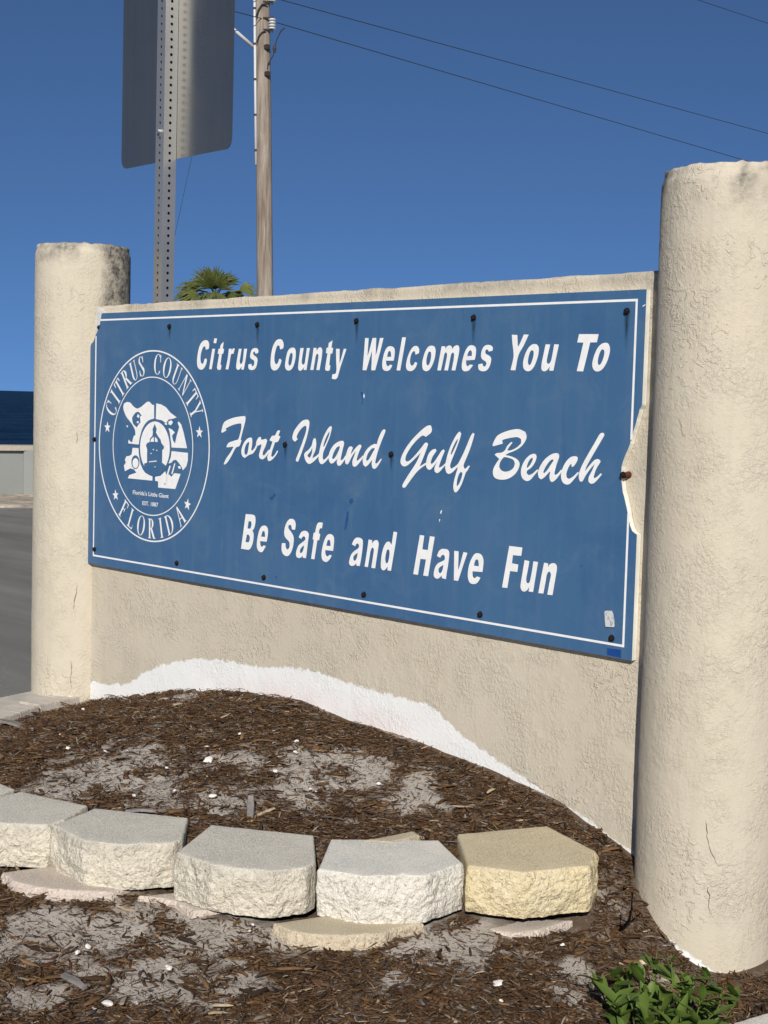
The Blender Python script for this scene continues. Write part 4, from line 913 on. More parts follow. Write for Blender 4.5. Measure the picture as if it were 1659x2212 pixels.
block('edging_block', [(-3.53, -.93), (-3.275, -.925), (-3.235, -1.0), (-3.26, -1.11), (-3.40, -1.15), (-3.55, -1.10)], .10, .10, M['blk_grey'], 10, (2, 3, 4), 'pale grey edging block showing only a corner beyond the other blocks')
block('edging_block', tz(A_, sA, [(180, 262), (740, 382), (560, 488), (400, 545), (10, 530)])+[np.array((-3.16, -1.13)), np.array((-3.245, -1.02))], .10, .10, M['blk_grey'], 11, (2, 3, 4), 'grey edging block with a cream face, farthest from the yellow block in the upper row')
block('edging_block', tz(A_, sA, [(780, 400), (1570, 480), (1525, 660), (1450, 690), (1050, 712), (700, 680), (430, 545)]), .10, .10, M['blk_grey'], 12, (3, 4, 5), 'grey split face edging block, third from the yellow one')
block('edging_block', tz(B_, sA, [(415, 205), (1285, 295), (1300, 520), (1230, 560), (930, 602), (430, 545), (120, 440)]), .10, .10, M['blk_grey'], 13, (3, 4, 5), 'grey topped edging block next to the white one, its face cracked diagonally')
block('edging_block', tz(C_, sC, [(240, 285), (770, 290), (890, 405), (700, 465), (390, 470), (180, 430)]), .10, .10, M['blk_pale'], 14, (2, 3, 4), 'whitish edging block beside the yellow block')
block('edging_block', tz(C_, sC, [(850, 265), (1290, 225), (1530, 350), (1490, 420), (1180, 455), (900, 420)]), .102, .10, M['blk_yellow'], 15, (2, 3, 4), 'yellow split face edging block at the end of the row', .008)
for k, (x_, y_, an, lb) in enumerate(((-3.72, -.985, -14, 'grey edging block beside the corner block, toward the kerb'), (-4.01, -.86, -34, 'grey edging block midway between corner block and kerb'), (-4.22, -.64, -58, 'grey edging block closing the row at the kerb pavers'))):
    c_, s_ = math.cos(R(an)), math.sin(R(an)); base_t = [(-.115, .085), (.115, .085), (.145, -.02), (.10, -.085), (-.10, -.085), (-.145, -.02)]
    block('edging_block', [(x_+c_*u-s_*v, y_+s_*u+c_*v) for u, v in base_t], .095, .10, M['blk_grey'], 40+k, (2, 3, 4), lb)
# lower course, half buried
lowg = 'half buried lower blocks'
block('edging_block', tz(A_, sA, [(0, 935), (110, 1010), (250, 1050), (450, 1085), (700, 1095), (930, 1105)], .0)+[np.array((-2.72, -.92)), np.array((-2.95, -.98))], .0, .09, M['blk_pink'], 21, (0, 1, 2, 3, 4), 'long pinkish lower block half buried in sand below two grey blocks', .004, group=lowg)
block('edging_block', tz(A_, sA, [(1135, 1118), (1290, 1135), (1450, 1165), (1600, 1250)], .0)+[np.array((-2.45, -.83)), np.array((-2.6, -.80))], -.004, .09, M['blk_pink'], 22, (0, 1, 2), 'thin sliver of pink lower block under the joint of two grey blocks', .004, group=lowg)
FB = (0, 2080); s17 = 1.728
block('edging_block', tz(FB, s17, [(1172, 392), (1250, 428), (1350, 444), (1500, 448), (1659, 436)], .0)+tz(C_, sC, [(535, 722)], .0)+[np.array((-2.14, -.60)), np.array((-2.30, -.70))], -.002, .09, M['blk_buff'], 23, (0, 1, 2, 3, 4), 'buff coloured lower block under the joint beside the whitish block', .004, group=lowg)
block('edging_block', tz(C_, sC, [(965, 668), (1040, 690), (1130, 700), (1270, 684)], .0)+[np.array((-1.98, -.30)), np.array((-2.10, -.42))], -.020, .08, M['blk_pink'], 24, (0, 1, 2), 'pale lower block peeping out beneath the yellow block', .004, group=lowg)
block('edging_block', tz(C_, sC, [(570, 268), (640, 254), (680, 275)], .1)+[np.array((-2.345, -.50)), np.array((-2.40, -.55))], .1035, .09, M['blk_buff'], 25, (0, 1), 'small buff stone fragment tucked behind the whitish block', .004, group=lowg)
block('edging_block', [(-1.462, -.475), (-1.44, -.355), (-1.36, -.29), (-1.22, -.36), (-1.26, -.56), (-1.40, -.58)], -.03, .09, M['blk_pale'], 26, (0, 1, 5), 'pale concrete block in the corner beyond the green weed', .004)

# kerb and pavers beside the left column
ct = .035
cA = onz(191, 1501, ct)[:2]; cB = onz(73, 1525, ct)[:2]; cC = onz(0, 1547.5, ct)[:2]
d1 = (cB-cA)/np.linalg.norm(cB-cA); d3 = (cC-cB)/np.linalg.norm(cC-cB); cD = cC+d3*.5
n1 = np.array([d1[1], -d1[0]]); n1 = n1 if n1[0] < 0 else -n1
kerb = empty('kerb', (cB[0], cB[1], 0), 'low concrete kerb edged with pavers at the foot of the stained column', 'kerb')
off = n1*.055
slab = [cA+off, cB+off, cC+off, cD+off, cD+n1*.34, cC+n1*.20, cB+n1*.20, cA+n1*.22+np.array((0, .05))]
obj('slab', mesh('slab', *prism(slab if sum(slab[i][0]*slab[(i+1) % 8][1]-slab[(i+1) % 8][0]*slab[i][1] for i in range(8)) > 0 else slab[::-1], -.12, ct-.003), M['curb']), kerb)
def paver(a, b, push):
    d = (b-a)/np.linalg.norm(b-a); n = np.array([d[1], -d[0]]); n = n if n[0] < 0 else -n
    c = .5*(a+b)+n*(.04-push); L_ = np.linalg.norm(b-a)-.0015
    o = obj('paver', boxm('paver', (0, 0, 0), (L_, .10, .12), M['paver'], .0025), kerb, (c[0], c[1], ct-.057))
    o.rotation_euler = (random.uniform(-.01, .01), random.uniform(-.012, .012), math.atan2(d[1], d[0]))
Zk = (0, 1700); sk = 6.38
jx = [onz(x, y, ct)[:2] for x, y in zp(Zk, sk, [(1410, 235), (1030, 315), (605, 410), (540, 420), (225, 525), (-160, 640), (-560, 760)])]
paver(jx[0], jx[1], 0); paver(jx[1], jx[2], 0); paver(jx[3], jx[4], .012); paver(jx[4], jx[5], .012); paver(jx[5], jx[6], .010)

# ------------------------------------------------------------------ mulch
SANDP = [((395, 1535), 45, 24, .12), ((240, 1668), 120, 36, .10), ((340, 1705), 80, 30, .10), ((130, 1700), 60, 22, .10), ((660, 1700), 75, 42, .11), ((905, 1728), 55, 30, .10), ((800, 1690), 60, 22, .12), ((520, 1660), 60, 18, .12), ((470, 1745), 55, 22, .09), ((720, 1655), 50, 14, .14),
         ((180, 2030), 160, 62, -.04), ((420, 2050), 110, 48, -.05), ((330, 2115), 130, 44, -.05), ((70, 2155), 70, 30, -.05), ((600, 2060), 80, 30, -.05), ((960, 2075), 130, 48, -.06), ((1240, 2140), 45, 45, -.08), ((520, 2155), 60, 26, -.05), ((860, 2130), 40, 18, -.05)]
sw = []
for (x, y), rx, ry, z in SANDP:
    rx, ry = rx*1.15, ry*1.15
    c = onz(x, y, z); ax = onz(x+rx, y, z)-c; ay = onz(x, y+ry, z)-c
    sw.append((c[:2], np.linalg.inv(np.array([[ax[0], ay[0]], [ax[1], ay[1]]]))))
def sandy(x, y):
    m = np.zeros(x.shape)
    for c, Mi in sw:
        u = Mi@np.stack([x-c[0], y-c[1]]); m = np.maximum(m, np.exp(-(u[0]**2+u[1]**2)**1.2*.9))
    nz_ = fbm(np.c_[x*18, y*18, 0*x], 61, 4)
    return np.clip(sstep(.12, .92, m+(nz_-.5)*1.7), 0, 1)*.97
fattr(bed.data, 'sandy', sandy(bedX, bedY))
def scatter(n, x0, x1, y0, y1):
    x = rng.uniform(x0, x1, n); y = rng.uniform(y0, y1, n)
    ok = (y < -.006) | (x > -1.7)
    for c in (CL, CR): ok &= np.hypot(x-c[0], y-c[1]) > c[2]+.004
    for k, P in enumerate(BL):
        if P is None: continue
        ok &= ~(inpoly(x, y, P) | (dpoly(x, y, P, True) < .006))
    kb = np.array(slab); ok &= ~inpoly(x, y, kb)
    ok &= ~((x < -4.30) & (y > -.75) & (x < np.interp(y, [cD[1], cC[1], cB[1], cA[1]], [cD[0], cC[0], cB[0], cA[0]])+.02))
    return x[ok], y[ok]
PAL = np.array([(.070, .036, .017), (.100, .056, .027), (.050, .027, .014), (.135, .078, .038), (.170, .105, .055), (.028, .019, .013), (.16, .135, .115), (.25, .22, .19), (.33, .26, .18), (.115, .10, .09)])
PRB = np.array([.21, .20, .15, .13, .07, .09, .055, .022, .025, .035]); PRB /= PRB.sum()
def chips(x, y, lmin, lmax, wmin, wmax, lift, tilt, thin=False):
    n = len(x); Lc = lmin+(lmax-lmin)*rng.beta(1.3, 3.0, n); Wc = np.minimum(rng.uniform(wmin, wmax, n), Lc*.5); Hc = Wc*rng.uniform(.25, .6, n)
    yaw = rng.uniform(0, 2*np.pi, n); pit = rng.normal(0, tilt, n); rol = rng.normal(0, .35, n)
    z = terrain(x, y)+rng.uniform(-.001, lift, n)
    # unit chip: 4 cross sections of a tapered, slightly bent splinter (top ridge + two sides)
    u = np.array([-.5, -.22, .2, .5]); taper = np.stack([rng.uniform(.25, .95, n), np.ones(n), rng.uniform(.75, 1.1, n), rng.uniform(.15, .9, n)], 1)
    bend = rng.normal(0, .05, n)
    vx = u[None, :]*Lc[:, None]; bz = bend[:, None]*Lc[:, None]*(1-(2*u[None, :])**2); by = rng.normal(0, .06, n)[:, None]*Lc[:, None]*(1-(2*u[None, :])**2)
    hw_ = .5*Wc[:, None]*taper; hh_ = .5*Hc[:, None]*taper
    A = np.stack([vx, -hw_+by, bz-hh_*.6], 2); B = np.stack([vx, hw_+by, bz-hh_*.6], 2)
    C1 = np.stack([vx, hw_*.7+by, bz+hh_], 2); D1 = np.stack([vx, -hw_*.7+by, bz+hh_], 2)
    P = np.stack([A, B, C1, D1], 2).reshape(n, 16, 3)
    cr, sr = np.cos(rol), np.sin(rol); P = np.stack([P[..., 0], P[..., 1]*cr[:, None]-P[..., 2]*sr[:, None], P[..., 1]*sr[:, None]+P[..., 2]*cr[:, None]], 2)
    cp, sp_ = np.cos(pit), np.sin(pit); P = np.stack([P[..., 0]*cp[:, None]-P[..., 2]*sp_[:, None], P[..., 1], P[..., 0]*sp_[:, None]+P[..., 2]*cp[:, None]], 2)
    cy_, sy_ = np.cos(yaw), np.sin(yaw); P = np.stack([P[..., 0]*cy_[:, None]-P[..., 1]*sy_[:, None], P[..., 0]*sy_[:, None]+P[..., 1]*cy_[:, None], P[..., 2]], 2)
    P = P+np.stack([x, y, z], 1)[:, None, :]
    P[..., 1] = np.where((x[:, None] > -4.45) & (x[:, None] < -2.0), np.minimum(P[..., 1], .006), P[..., 1])
    q = []
    for i in range(3):
        b = i*4; q += [(b+1, b+5, b+6, b+2), (b+2, b+6, b+7, b+3), (b+3, b+7, b+4, b+0)]
    q += [(0, 1, 2, 3), (15, 14, 13, 12)]; q = np.array(q)
    F = (np.arange(n)*16)[:, None, None]+q[None]
    c = PAL[rng.choice(len(PAL), n, p=PRB)]*rng.uniform(.70, 1.35, n)[:, None]*np.array([1.08, 1.05, 1.0])
    return P.reshape(-1, 3), F.reshape(-1, 4), np.repeat(c, 16, 0)
parts = []
def layer(n, dens_sand, *args):
    x, y = scatter(n, -4.45, -1.15, -1.75, .12)
    keep = rng.uniform(0, 1, len(x)) > sandy(x, y)*(1-dens_sand)
    x, y = x[keep], y[keep]; parts.append(chips(x, y, *args))
layer(46000, .03, .012, .060, .0022, .0075, .006, .12)
layer(38000, .11, .010, .055, .0015, .0042, .011, .20)
layer(3000, .10, .030, .085, .004, .011, .013, .14)
layer(84000, .26, .005, .050, .0007, .0020, .013, .22)
layer(60000, 1.0, .003, .013, .0006, .0020, .004, .12)
Vm = np.vstack([p[0] for p in parts]); o_ = 0; Fm = []
for p in parts: Fm.append(p[1]+o_); o_ += len(p[0])
me = npmesh('wood_mulch', Vm, np.vstack(Fm), M['chip'])
ca = me.color_attributes.new('chipcol', 'FLOAT_COLOR', 'POINT')
cc = np.vstack([p[2] for p in parts]); ca.data.foreach_set('color', np.c_[cc, np.ones(len(cc))].astype(np.float32).ravel())
tag(obj('wood_mulch', me), 'shredded brown wood mulch spread over the sandy bed', 'mulch', kind='stuff')

# bits of shell and larger wood pieces lying on the mulch
def lump(r, seed, mat, flat_=.6):
    bm = bmesh.new(); bmesh.ops.create_icosphere(bm, subdivisions=2, radius=r)
    rr = random.Random(seed); s = [rr.uniform(.7, 1.3) for _ in range(3)]
    P = np.array([v.co[:] for v in bm.verts]); d = fbm(P/r*1.3+seed, seed, 2)
    for v, q in zip(bm.verts, d): v.co = Vector((v.co.x*s[0], v.co.y*s[1], v.co.z*flat_*s[2]))*(.6+.8*q)
    me = bpy.data.meshes.new('shell'); bm.to_mesh(me); bm.free(); me.materials.append(mat); return me
SHM = [lump(.0075, k, M['shell']) for k in range(5)]
z7 = (0, 1650); s7_ = 1.728
sh_px = zp(z7, s7_, [(260, 327), (360, 218), (900, 437), (1278, 404), (1190, 487), (917, 593), (1280, 357), (895, 380), (1340, 560), (1365, 572), (580, 592), (1635, 530), (455, 400), (550, 397), (720, 470), (1035, 322), (755, 570), (295, 385)])
sh_px2 = zp((0, 2080), s17, [(730, 597), (722, 588), (465, 748), (588, 748), (407, 770), (1092, 408), (1078, 435), (380, 502), (335, 528)])+zp((960, 2080), s17, [(490, 660), (505, 737), (1015, 495), (770, 493)])
def ground_at(x, y, z=.08):
    for _ in range(12):
        p = onz(x, y, z); z = float(terrain(np.array([p[0]]), np.array([p[1]]))[0])+.006
    return p[0], p[1], z
big = {2, 3, 4, 5, 18, 20, 27}
for k, (x, y) in enumerate(sh_px+sh_px2):
    p = ground_at(x, y, .1 if k < len(sh_px) else -.05)
    o = obj('shell_fragment', SHM[k % 5], loc=(p[0], p[1], p[2]+.004)); s = random.uniform(.95, 1.3) if k in big else random.uniform(.45, .75)
    o.scale = (s, s, s); o.rotation_euler = (random.uniform(-.5, .5), random.uniform(-.5, .5), random.uniform(0, 6))
    where = ('lying on the mulch behind the blocks', 'behind the blocks') if k < len(sh_px) else (('on the open sand before the grey blocks', 'on the sand') if k < len(sh_px)+9 else ('on the mulch near the green weed', 'near the weed'))
    tag(o, ('rounded whitish shell lump ' if k in big else 'tiny white shell chip ')+where[0], 'shell', ('shell lumps ' if k in big else 'shell chips ')+where[1])
o = obj('shell_fragment', lump(.010, 9, M['pinkshell']), loc=(*ground_at(1608*1659/1920, 2455*1659/1920, -.08)[:2], -.075)); tag(o, 'orange pink shell fragment lying at the green weed', 'shell')
def slatbit(name, px, ln, wd, yaw, tilt, z, label, mat='bark', th=.006):
    p = ground_at(*px, z)
    V, F = [], []
    for i in range(6):
        t = i/5-.5; w = wd*.5*(1-abs(t)*.7+random.uniform(-.12, .12)); bz = -abs(t)*ln*.10
        V += [(t*ln, -w, bz), (t*ln, w, bz), (t*ln, w*.8, bz+th), (t*ln, -w*.8, bz+th)]
    for i in range(5):
        b = i*4
        for j in range(4): F.append((b+j, b+4+j, b+4+(j+1) % 4, b+(j+1) % 4))
    F += [(0, 1, 2, 3), (23, 22, 21, 20)]
    o = obj(name, mesh(name, V, F, M[mat]), loc=(p[0], p[1], p[2]+.012)); o.rotation_euler = (random.uniform(-.2, .2), tilt, yaw)
    tag(o, label, 'wood chip'); return o
slatbit('wood_chip', (541, 1755), .060, .022, YAW+R(95), -.9, .09, 'grey weathered wood chip standing upright in the mulch behind the blocks')
slatbit('wood_chip', (26, 1570), .10, .055, YAW-R(18), .15, .05, 'broad flat brownish chip leaning at the kerb pavers')
slatbit('wood_chip', (305, 1762), .075, .018, YAW+R(5), .0, .09, 'long grey wood chip lying right behind a grey block')
slatbit('wood_chip', (160, 2468/K), .070, .016, YAW-R(40), .1, -.05, 'slate grey wood chip slanting on the open sand')

# dry stems and twigs at the foot of the right column
for pts, r_, lb in ((zp(Zr, s3, [(575, 900), (568, 1050), (545, 1160), (510, 1250)]), .0035, 'pale dry stalk bent down against the column foot'),
                    (zp(Zr, s3, [(600, 1010), (690, 1100), (760, 1140), (820, 1220), (800, 1330)]), .0014, 'thin dark twig arching in front of the white painted foot'),
                    (zp(Zr, s3, [(580, 1060), (620, 1130), (650, 1230), (680, 1310)]), .0014, 'thin brown twig hanging from the corner beside the column'),
                    (zp(Zr, s3, [(300, 1510), (390, 1470), (485, 1410)]), .0026, 'straight grey stick lying on the mulch near the weed')):
    P = []
    for k, (x, y) in enumerate(pts):
        g = ground_at(x, y, -.03); d = ray(x, y); t = ((g[0]-O[0])*d[0]+(g[1]-O[1])*d[1])/(d[0]**2+d[1]**2)
        P.append(Vector(O+d*(t-(.0 if k in (0, len(pts)-1) else .01))))
    g0 = P[0]
    V, F = tube([q-g0 for q in P], r_, 6); tag(obj('twig', mesh('twig', V, F, M['twig'], True), loc=g0), lb, 'twig')

# ------------------------------------------------------------------ green weed
def leaf_mesh(seed):
    rr = random.Random(seed); n = 8; L_ = 1.0; w = rr.uniform(.15, .21); V = []; F = []
    curl = rr.uniform(.10, .35); fold = rr.uniform(.12, .3)
    for i in range(n+1):
        t = i/n; ww = w*(math.sin(math.pi*min(1, t**.85))**.8)*(1 if t < .6 else 1-.25*(t-.6)/.4)+(.012 if i < n else 0)
        zc = -curl*t*t+.05*math.sin(t*5+seed)
        V += [(t, -ww, zc+ww*fold*2), (t, 0, zc), (t, ww, zc+ww*fold*2)]
        if i:
            b = (i-1)*3; F += [(b, b+3, b+4, b+1), (b+1, b+4, b+5, b+2)]
    return mesh('leaf', V, F, M['leaf'], True)
LM = [leaf_mesh(k) for k in range(5)]
pc3 = ground_at(1425, 2225, -.09)
weed = empty('weed', pc3, 'low leafy green weed growing beside the cream column foot', 'plant')
random.seed(15)
SP = [(1285, 2125, .07), (1320, 2105, .07), (1345, 2090, .06), (1390, 2090, .09), (1420, 2055, .11), (1450, 2060, .12), (1480, 2105, .08), (1500, 2100, .09), (1535, 2100, .08), (1560, 2135, .07), (1590, 2150, .05), (1310, 2165, .06), (1355, 2145, .08), (1400, 2140, .09), (1440, 2120, .10), (1480, 2150, .08), (1520, 2150, .08), (1555, 2180, .06), (1340, 2190, .05), (1380, 2190, .07), (1430, 2180, .08), (1470, 2200, .07), (1510, 2200, .06), (1400, 2220, .06), (1450, 2230, .05), (1540, 2225, .05), (1345, 2230, .04)]
nl_ = 0
for (x, y, h_) in SP:
    # stem tip seen at (x, y), h_ metres above the soil there
    tip = onz(x, y, -.09+h_); base_ = Vector((tip[0]*.72+pc3[0]*.28, tip[1]*.72+pc3[1]*.28, 0)); base_.z = float(terrain(np.array([base_.x]), np.array([base_.y]))[0])
    tip = Vector(tip); mid = base_.lerp(tip, .55)+Vector((random.uniform(-.01, .01), random.uniform(-.01, .01), .012))
    path = [base_-Vector((0, 0, .01)), base_.lerp(mid, .5), mid, tip]
    V, F = tube(path, [.0022, .002, .0017, .001], 5); obj('stem', mesh('stem', V, F, M['stem'], True), weed)
    for k in range(random.randint(6, 8)):
        t = .25+.75*k/8; q = path[0].lerp(path[3], t) if t < .4 else mid.lerp(tip, (t-.4)/.6)
        ln = random.uniform(.030, .064)*(1.0 if k < 6 else .8)
        yaw_ = random.uniform(0, 2*math.pi) if k < 5 else random.uniform(-2.4, .6)
        el = random.uniform(.35, 1.15) if k < 6 else random.uniform(.8, 1.35)
        o = obj('leaf', random.choice(LM), weed, (q.x, q.y, q.z)); o.scale = (ln, ln*random.uniform(.85, 1.2), ln)
        o.rotation_euler = (random.uniform(-.5, .5), -el, yaw_); nl_ += 1

# ------------------------------------------------------------------ perforated post with road sign (seen from behind)
SANG = R(-3.0)        # the road sign is turned slightly against the wall
pq = onwall(353, 640, .20); post = (pq[0], pq[1])
pt_hi = onwall(363, 40, .20)
lean = (pt_hi[0]-pq[0])/(pt_hi[2]-pq[2])
road = empty('road_sign', (post[0]-lean*(pq[2]+.1), post[1], 0), 'road sign seen from its bare metal back on a perforated square post', 'sign')
wd = .0254; p_ = .0254; r_h = .0056; zb, ztp = -.35, 2.78
n = int((ztp-zb)/p_); V = []; F = []
def face_cells(ax, ay, nx_, ny_):
    """ax, ay: direction along the face; nx_, ny_: outward normal"""
    for i in range(n):
        zc = zb+(i+.5)*p_; b = len(V); m = 12
        cor = [(-wd, -p_/2), (-wd/2, -p_/2), (0, -p_/2), (wd/2, -p_/2), (wd, -p_/2), (wd, 0), (wd, p_/2), (wd/2, p_/2), (0, p_/2), (-wd/2, p_/2), (-wd, p_/2), (-wd, 0)]
        for (s_, z_) in cor: V.append((nx_*wd+ax*s_, ny_*wd+ay*s_, zc+z_))
        for (s_, z_) in cor:
            a = math.atan2(z_, s_); V.append((nx_*wd+ax*r_h*math.cos(a), ny_*wd+ay*r_h*math.cos(a), zc+r_h*math.sin(a)))
        for (s_, z_) in cor:
            a = math.atan2(z_, s_); V.append((nx_*(wd-.003)+ax*r_h*math.cos(a), ny_*(wd-.003)+ay*r_h*math.cos(a), zc+r_h*math.sin(a)))
        for k in range(m):
            k2 = (k+1) % m; F.append((b+k, b+k2, b+m+k2, b+m+k)); F.append((b+m+k, b+m+k2, b+2*m+k2, b+2*m+k))
for ax, ay, nx_, ny_ in ((1, 0, 0, -1), (0, 1, 1, 0), (-1, 0, 0, 1), (0, -1, -1, 0)): face_cells(ax, ay, nx_, ny_)
def tilt_pts(V): 
    c, s = math.cos(SANG), math.sin(SANG); out = []
    for x, y, z in V: out.append((c*x-s*y+lean*(z-pq[2])+post[0], s*x+c*y+post[1], z))
    return out
V = tilt_pts(V)
obj('post', mesh('post', V, F, M['galv']), road)
core = [(sx*.020, sy*.020) for sx, sy in ((-1, -1), (1, -1), (1, 1), (-1, 1))]
Vc, Fc = prism(core, zb, ztp-.01); obj('post_shade_insert', mesh('post_shade_insert', tilt_pts(Vc), Fc, simple('post_inside_shade', (.008, .008, .009), .9, .1)), road)  # black insert, its colour stands for the shade inside the hollow tube
Vt, Ft = prism([(-wd, -wd), (wd, -wd), (wd, wd), (-wd, wd)], ztp, ztp+.002)
obj('post_cap', mesh('post_cap', tilt_pts(Vt), Ft, M['galv']), road)
# plate behind the post: measured corners on its plane
ypl = wd+.001
def onplate(x, y):
    c, s = math.cos(SANG), math.sin(SANG); n_ = np.array([-s, c, 0]); p0 = np.array([post[0], post[1], 0])+n_*ypl
    d = ray(x, y); t = ((p0-O)@n_)/(d@n_); q = O+d*t-np.array([post[0], post[1], 0]); return (c*q[0]+s*q[1]-lean*(q[2]-pq[2]), q[2])
pl, pr = onplate(262, 365), onplate(500, 322)
x0, x1, z0 = pl[0], pr[0], min(pl[1], pr[1])+.003; z1 = z0+.762; rc = .035; pts = []
for cx_, cz_, a0 in ((x1-rc, z0+rc, -90), (x1-rc, z1-rc, 0), (x0+rc, z1-rc, 90), (x0+rc, z0+rc, 180)):
    for k in range(7): a = R(a0+k*15); pts.append((cx_+rc*math.cos(a), cz_+rc*math.sin(a)))
Vp, Fp = slab_xz([pts], ypl+.0025, ypl); nn_ = len(pts)
Fp.append(tuple(range(nn_, 2*nn_))[::-1])
obj('plate', mesh('plate', tilt_pts(Vp), Fp, M['alu']), road)
q = onplate(335, 297)
for zz_ in (q[1], z1-.10):
    Vb, Fb = tube([(0, -wd-.010, zz_), (0, -wd, zz_)], [.007, .008], 6); obj('bolt', mesh('bolt', tilt_pts([(x-.0, y, z) for x, y, z in Vb]), Fb, M['galv']), road)

# ------------------------------------------------------------------ utility pole, wires, palm
PD = 26.0
lo = atd(572.5, 635, PD); hi_ = atd(567, 0, PD); ax = (hi_-lo)/(hi_[2]-lo[2])
def pz(z): return Vector(lo+ax*(z-lo[2]))
pole = empty('utility_pole', (*pz(0)[:2], 0), 'weathered wooden utility pole with white conduit down its side', 'pole')
zsn = [-.5, 1, 2.5, 4, 5.5, 7, 8.5, 10, 11.6]; V, F = tube([pz(z) for z in zsn], [.155, .150, .145, .141, .137, .132, .127, .122, .118], 20)
obj('shaft', mesh('shaft', V, F, M['pole'], True), pole)
side = Vector((*(-rh), 0)); front = Vector((*(-fh), 0))
ctop, cbot = pz(11.0), Vector(atd(556, 357, PD)); zc0 = cbot.z
cp = [pz(z)+side*.135+front*.05 for z in (zc0, zc0+1.5, zc0+3, 9.5, 11.0)]
obj('conduit', mesh('conduit', *tube(cp, .024, 8), M['pvc'], True), pole)
for k in range(6):
    c_ = pz(zc0+.25+k*.62)+side*.135+front*.05; obj('strap', mesh('strap', *tube([c_-Vector((0, 0, .02)), c_+Vector((0, 0, .02))], .029, 8), M['hardware']), pole)
a_, b_ = Vector(atd(553, 106, PD)), Vector(atd(470, 33, PD-.3))
arm = obj('lamp_arm', mesh('lamp_arm', *tube([a_, a_.lerp(b_, .5), b_], .032, 8), M['pvc'], True), pole)
obj('lamp_head', boxm('lamp_head', (b_.x, b_.y, b_.z), (.34, .22, .12), M['pvc'], .03, Matrix.Rotation(YAW, 3, 'Z')), arm)
def spool(px, nm='insulator'):
    c_ = Vector(atd(*px, PD-.12)); parts_ = []
    for dz in (-.075, -.025, .025, .075):
        parts_.append(tube([c_+Vector((0, 0, dz-.018)), c_+Vector((0, 0, dz)), c_+Vector((0, 0, dz+.018))], [.045, .075, .045], 12))
    o = obj(nm, mesh(nm, *merge(parts_), M['porcelain'], True), pole)
    obj('bracket', mesh('bracket', *merge([tube([c_-Vector((0, 0, .14)), c_+Vector((0, 0, .14))], .018, 6), tube([c_-Vector((0, 0, .10)), c_-Vector((0, 0, .10))+Vector((*(-rh*.16), 0))], .02, 6), tube([c_+Vector((0, 0, .10)), c_+Vector((0, 0, .10))+Vector((*(-rh*.16), 0))], .02, 6)]), M['hardware']), o)
    return c_
i1 = spool((588, 52)); i2 = spool((588, -8))
for px, sgn in (((576, 102), 1), ((577, 160), 1)):
    c_ = Vector(atd(*px, PD-.12)); obj('step_bolt', boxm('step_bolt', c_, (.10, .08, .09), M['hardware'], .01), pole)
lp_ = [Vector(atd(x, y, PD-.1)) for x, y in ((615, 60), (606, 68), (598, 85), (593, 105), (590, 120), (579, 138), (577, 150))]
obj('jumper_wire', mesh('jumper_wire', *tube(lp_, .012, 6), M['wire']), pole)
obj('splice', mesh('splice', *tube([lp_[3]+Vector((0, 0, .06)), lp_[3], lp_[3]-Vector((0, 0, .07))], [.02, .035, .02], 8), M['hardware']), pole)
lp_ = [Vector(atd(x, y, PD-.15)) for x, y in ((574, 66), (566, 70), (559, 78), (554, 92))]
obj('jumper_wire', mesh('jumper_wire', *tube(lp_, .012, 6), M['wire']), pole)
lp_ = [Vector(atd(x, y, PD-.15)) for x, y in ((578, 8), (566, 10), (558, 22), (553, 36))]
obj('jumper_wire', mesh('jumper_wire', *tube(lp_, .016, 6), M['wire']), pole)
wdir = Vector((*(rh*11.5+fh*12.0), 0)).normalized()
def hgt(x, y):     # height of the line where it is seen at (x, y): lines run in the vertical plane through the pole
    d = ray(x, y); p0 = pz(8); n_ = Vector((wdir.y, -wdir.x, 0)); t = n_.dot(p0-Vector(O))/n_.dot(Vector(d)); return Vector(O+d*t)
pole2loc = pz(0)+wdir*52; poles_other = []
for k, (pa, pb, lb) in enumerate((((612, 58), (1580, 342), 'lowest power line, tied to the white insulator on the pole'),
                              ((612, 4), (1659, 290), 'middle power line dipping behind the cream column'),
                              ((1540, 0), (1659, 40), 'highest power line crossing the corner of the sky'))):
    A3, B3 = hgt(*pa), hgt(*pb); slope = (B3.z-A3.z)/max(.1, (B3-A3).xy.length)
    z_at = lambda s: A3.z+slope*((s-(A3-pz(0)).xy.dot(wdir.xy)))
    P = []
    for i in range(41):
        s = -42+i*(52+42)/40; zz_ = z_at(0)+(B3.z-z_at(0))*(s/max(.1, (B3-pz(0)).xy.dot(wdir.xy))) if s > 0 else z_at(0)-.0012*s*(s+42)*(-1)*0.2
        b2 = Vector((pz(zz_).x, pz(zz_).y, 0))+wdir*s
        P.append(Vector((b2.x, b2.y, zz_))+front*(.12 if k < 2 else 0))
    g0 = P[0]; V, F = tube([q-g0 for q in P], .008, 5); tag(obj('power_line', mesh('power_line', V, F, M['wire'], True), loc=g0), lb, 'wire', 'power lines on the pole')
gt, gb = pz(10.9), Vector(atd(375, 520, PD)); gdir = (gb-gt); gend = gt+gdir*((gt.z+.1)/(gt.z-gb.z))
g0 = gend; V, F = tube([gt-g0, gend-g0], .004, 5); tag(obj('guy_wire', mesh('guy_wire', V, F, M['wire']), loc=g0), 'thin guy wire slanting down from the pole to the ground', 'wire')
# the next pole of the line, beyond the frame
pr_ = {}
root2 = pole.copy(); col.objects.link(root2); root2.location = Vector(pole.location)+wdir*52
root2['label'] = 'distant wooden utility pole farther along the power lines'; 
for ch in list(pole.children):
    if ch.name.split('.')[0] in ('shaft', 'insulator'):
        c = ch.copy(); col.objects.link(c); c.parent = root2
for o_ in (pole, root2): o_['group'] = 'utility poles along the lines'

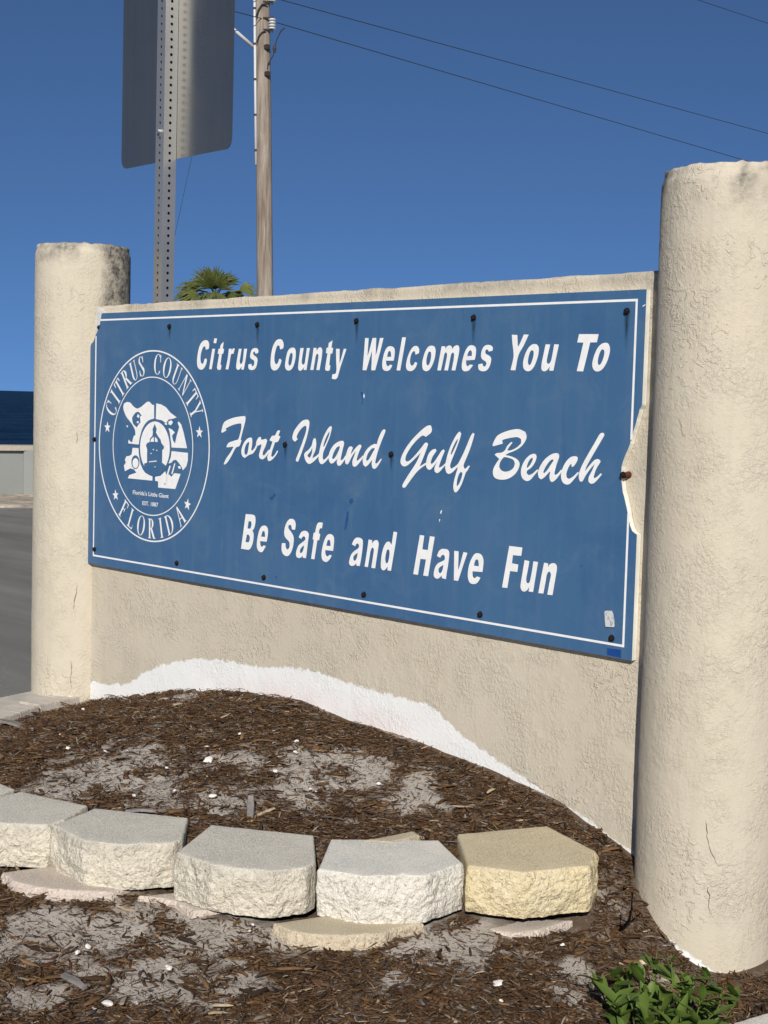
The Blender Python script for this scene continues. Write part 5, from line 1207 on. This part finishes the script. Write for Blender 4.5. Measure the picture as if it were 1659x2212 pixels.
TD = 55.0
palm_c = Vector(atd(466, 642, TD)); palm = empty('palm_tree', (palm_c.x, palm_c.y, 0), 'green fan palm rising behind the sign wall between post and pole', 'palm tree')
V, F = tube([Vector((palm_c.x, palm_c.y, z)) for z in np.linspace(-.3, palm_c.z-.1, 9)], [.24, .20, .18, .17, .17, .17, .18, .19, .2], 14)
obj('trunk', mesh('trunk', V, F, M['trunk'], True), palm)
r3 = Vector((*rh, 0)); f3 = Vector((*fh, 0)); u3 = Vector((0, 0, 1))
def frond(dirv, facing, pet, rad, spread, seed, droop=.25):
    rr = random.Random(seed); dirv = dirv.normalized(); V = []; F = []
    base_ = palm_c+dirv*.05; hub = palm_c+dirv*pet-Vector((0, 0, pet*.12))
    tv, tf = tube([base_, base_.lerp(hub, .5)+Vector((0, 0, .05)), hub], [.03, .024, .018], 5); V += tv; F += tf
    side_ = dirv.cross(facing).normalized(); nseg = 30
    for i in range(nseg):
        a = -spread+2*spread*i/(nseg-1)+rr.uniform(-.04, .04); ln = rad*(1-.25*abs(a)/spread)*rr.uniform(.68, 1.12)
        d = dirv*math.cos(a)+side_*math.sin(a); nrm = d.cross(facing).normalized(); b = len(V); w = .046
        for k in range(5):
            t = k/4; p = hub+d*(ln*t)+facing*(.10*math.sin(t*3)*rad)-Vector((0, 0, 1))*(droop*ln*t**2.4*rr.uniform(.7, 1.3))
            ww = w*(1-.15*k if k < 4 else .12)*(.55 if k == 0 else 1)
            V += [tuple(p-nrm*ww), tuple(p+facing*.014), tuple(p+nrm*ww)]
            if k: c = b+(k-1)*3; F += [(c, c+3, c+4, c+1), (c+1, c+4, c+5, c+2)]
    obj('frond', mesh('frond', V, F, M['frond']), palm)
FR = [((-.25, -.5, .75), .5, 1.05, 1.1, -1), ((.3, -.5, .65), .5, .95, .9, -1), ((-.75, -.45, .40), .75, 1.0, 1.0, -1), ((.02, -.30, 1), .50, 1.12, 1.0, -1), ((-.42, -.2, .8), .55, .95, .85, -1), ((.5, -.1, .75), .55, .9, .7, -1), ((-1, -.35, .22), .80, 1.0, .95, -1), ((-.85, .2, .42), .75, .95, .8, -1), ((1.0, -.2, .42), 1.0, .85, .6, -1), ((.8, .5, .2), .7, .8, .8, 1), ((-.1, .6, .8), .5, .85, .9, 1), ((-.7, -.7, .05), .8, .9, 1.0, -1), ((.6, -.8, .0), .8, .85, 1.0, -1), ((0, -1, .15), .6, .85, 1.1, -1), ((-1, .0, -.2), .9, .85, 1.0, -1), ((1, .1, -.15), .9, .85, .9, -1), ((.3, .9, .2), .8, .85, 1.0, 1), ((-.5, .9, .1), .8, .85, 1.0, 1), ((-.5, -.8, -.4), .7, .8, 1.0, -1), ((.5, -.8, -.4), .7, .8, 1.0, -1)]
for k, (d, pet, rad, spr, sg) in enumerate(FR):
    dv_ = (r3*d[0]+f3*d[1]+u3*d[2]).normalized(); fc = (f3*sg+u3*.5); fc = (fc-dv_*fc.dot(dv_)).normalized()
    frond(dv_, fc, pet, rad, spr, k, .22 if d[2] > .5 else .45)
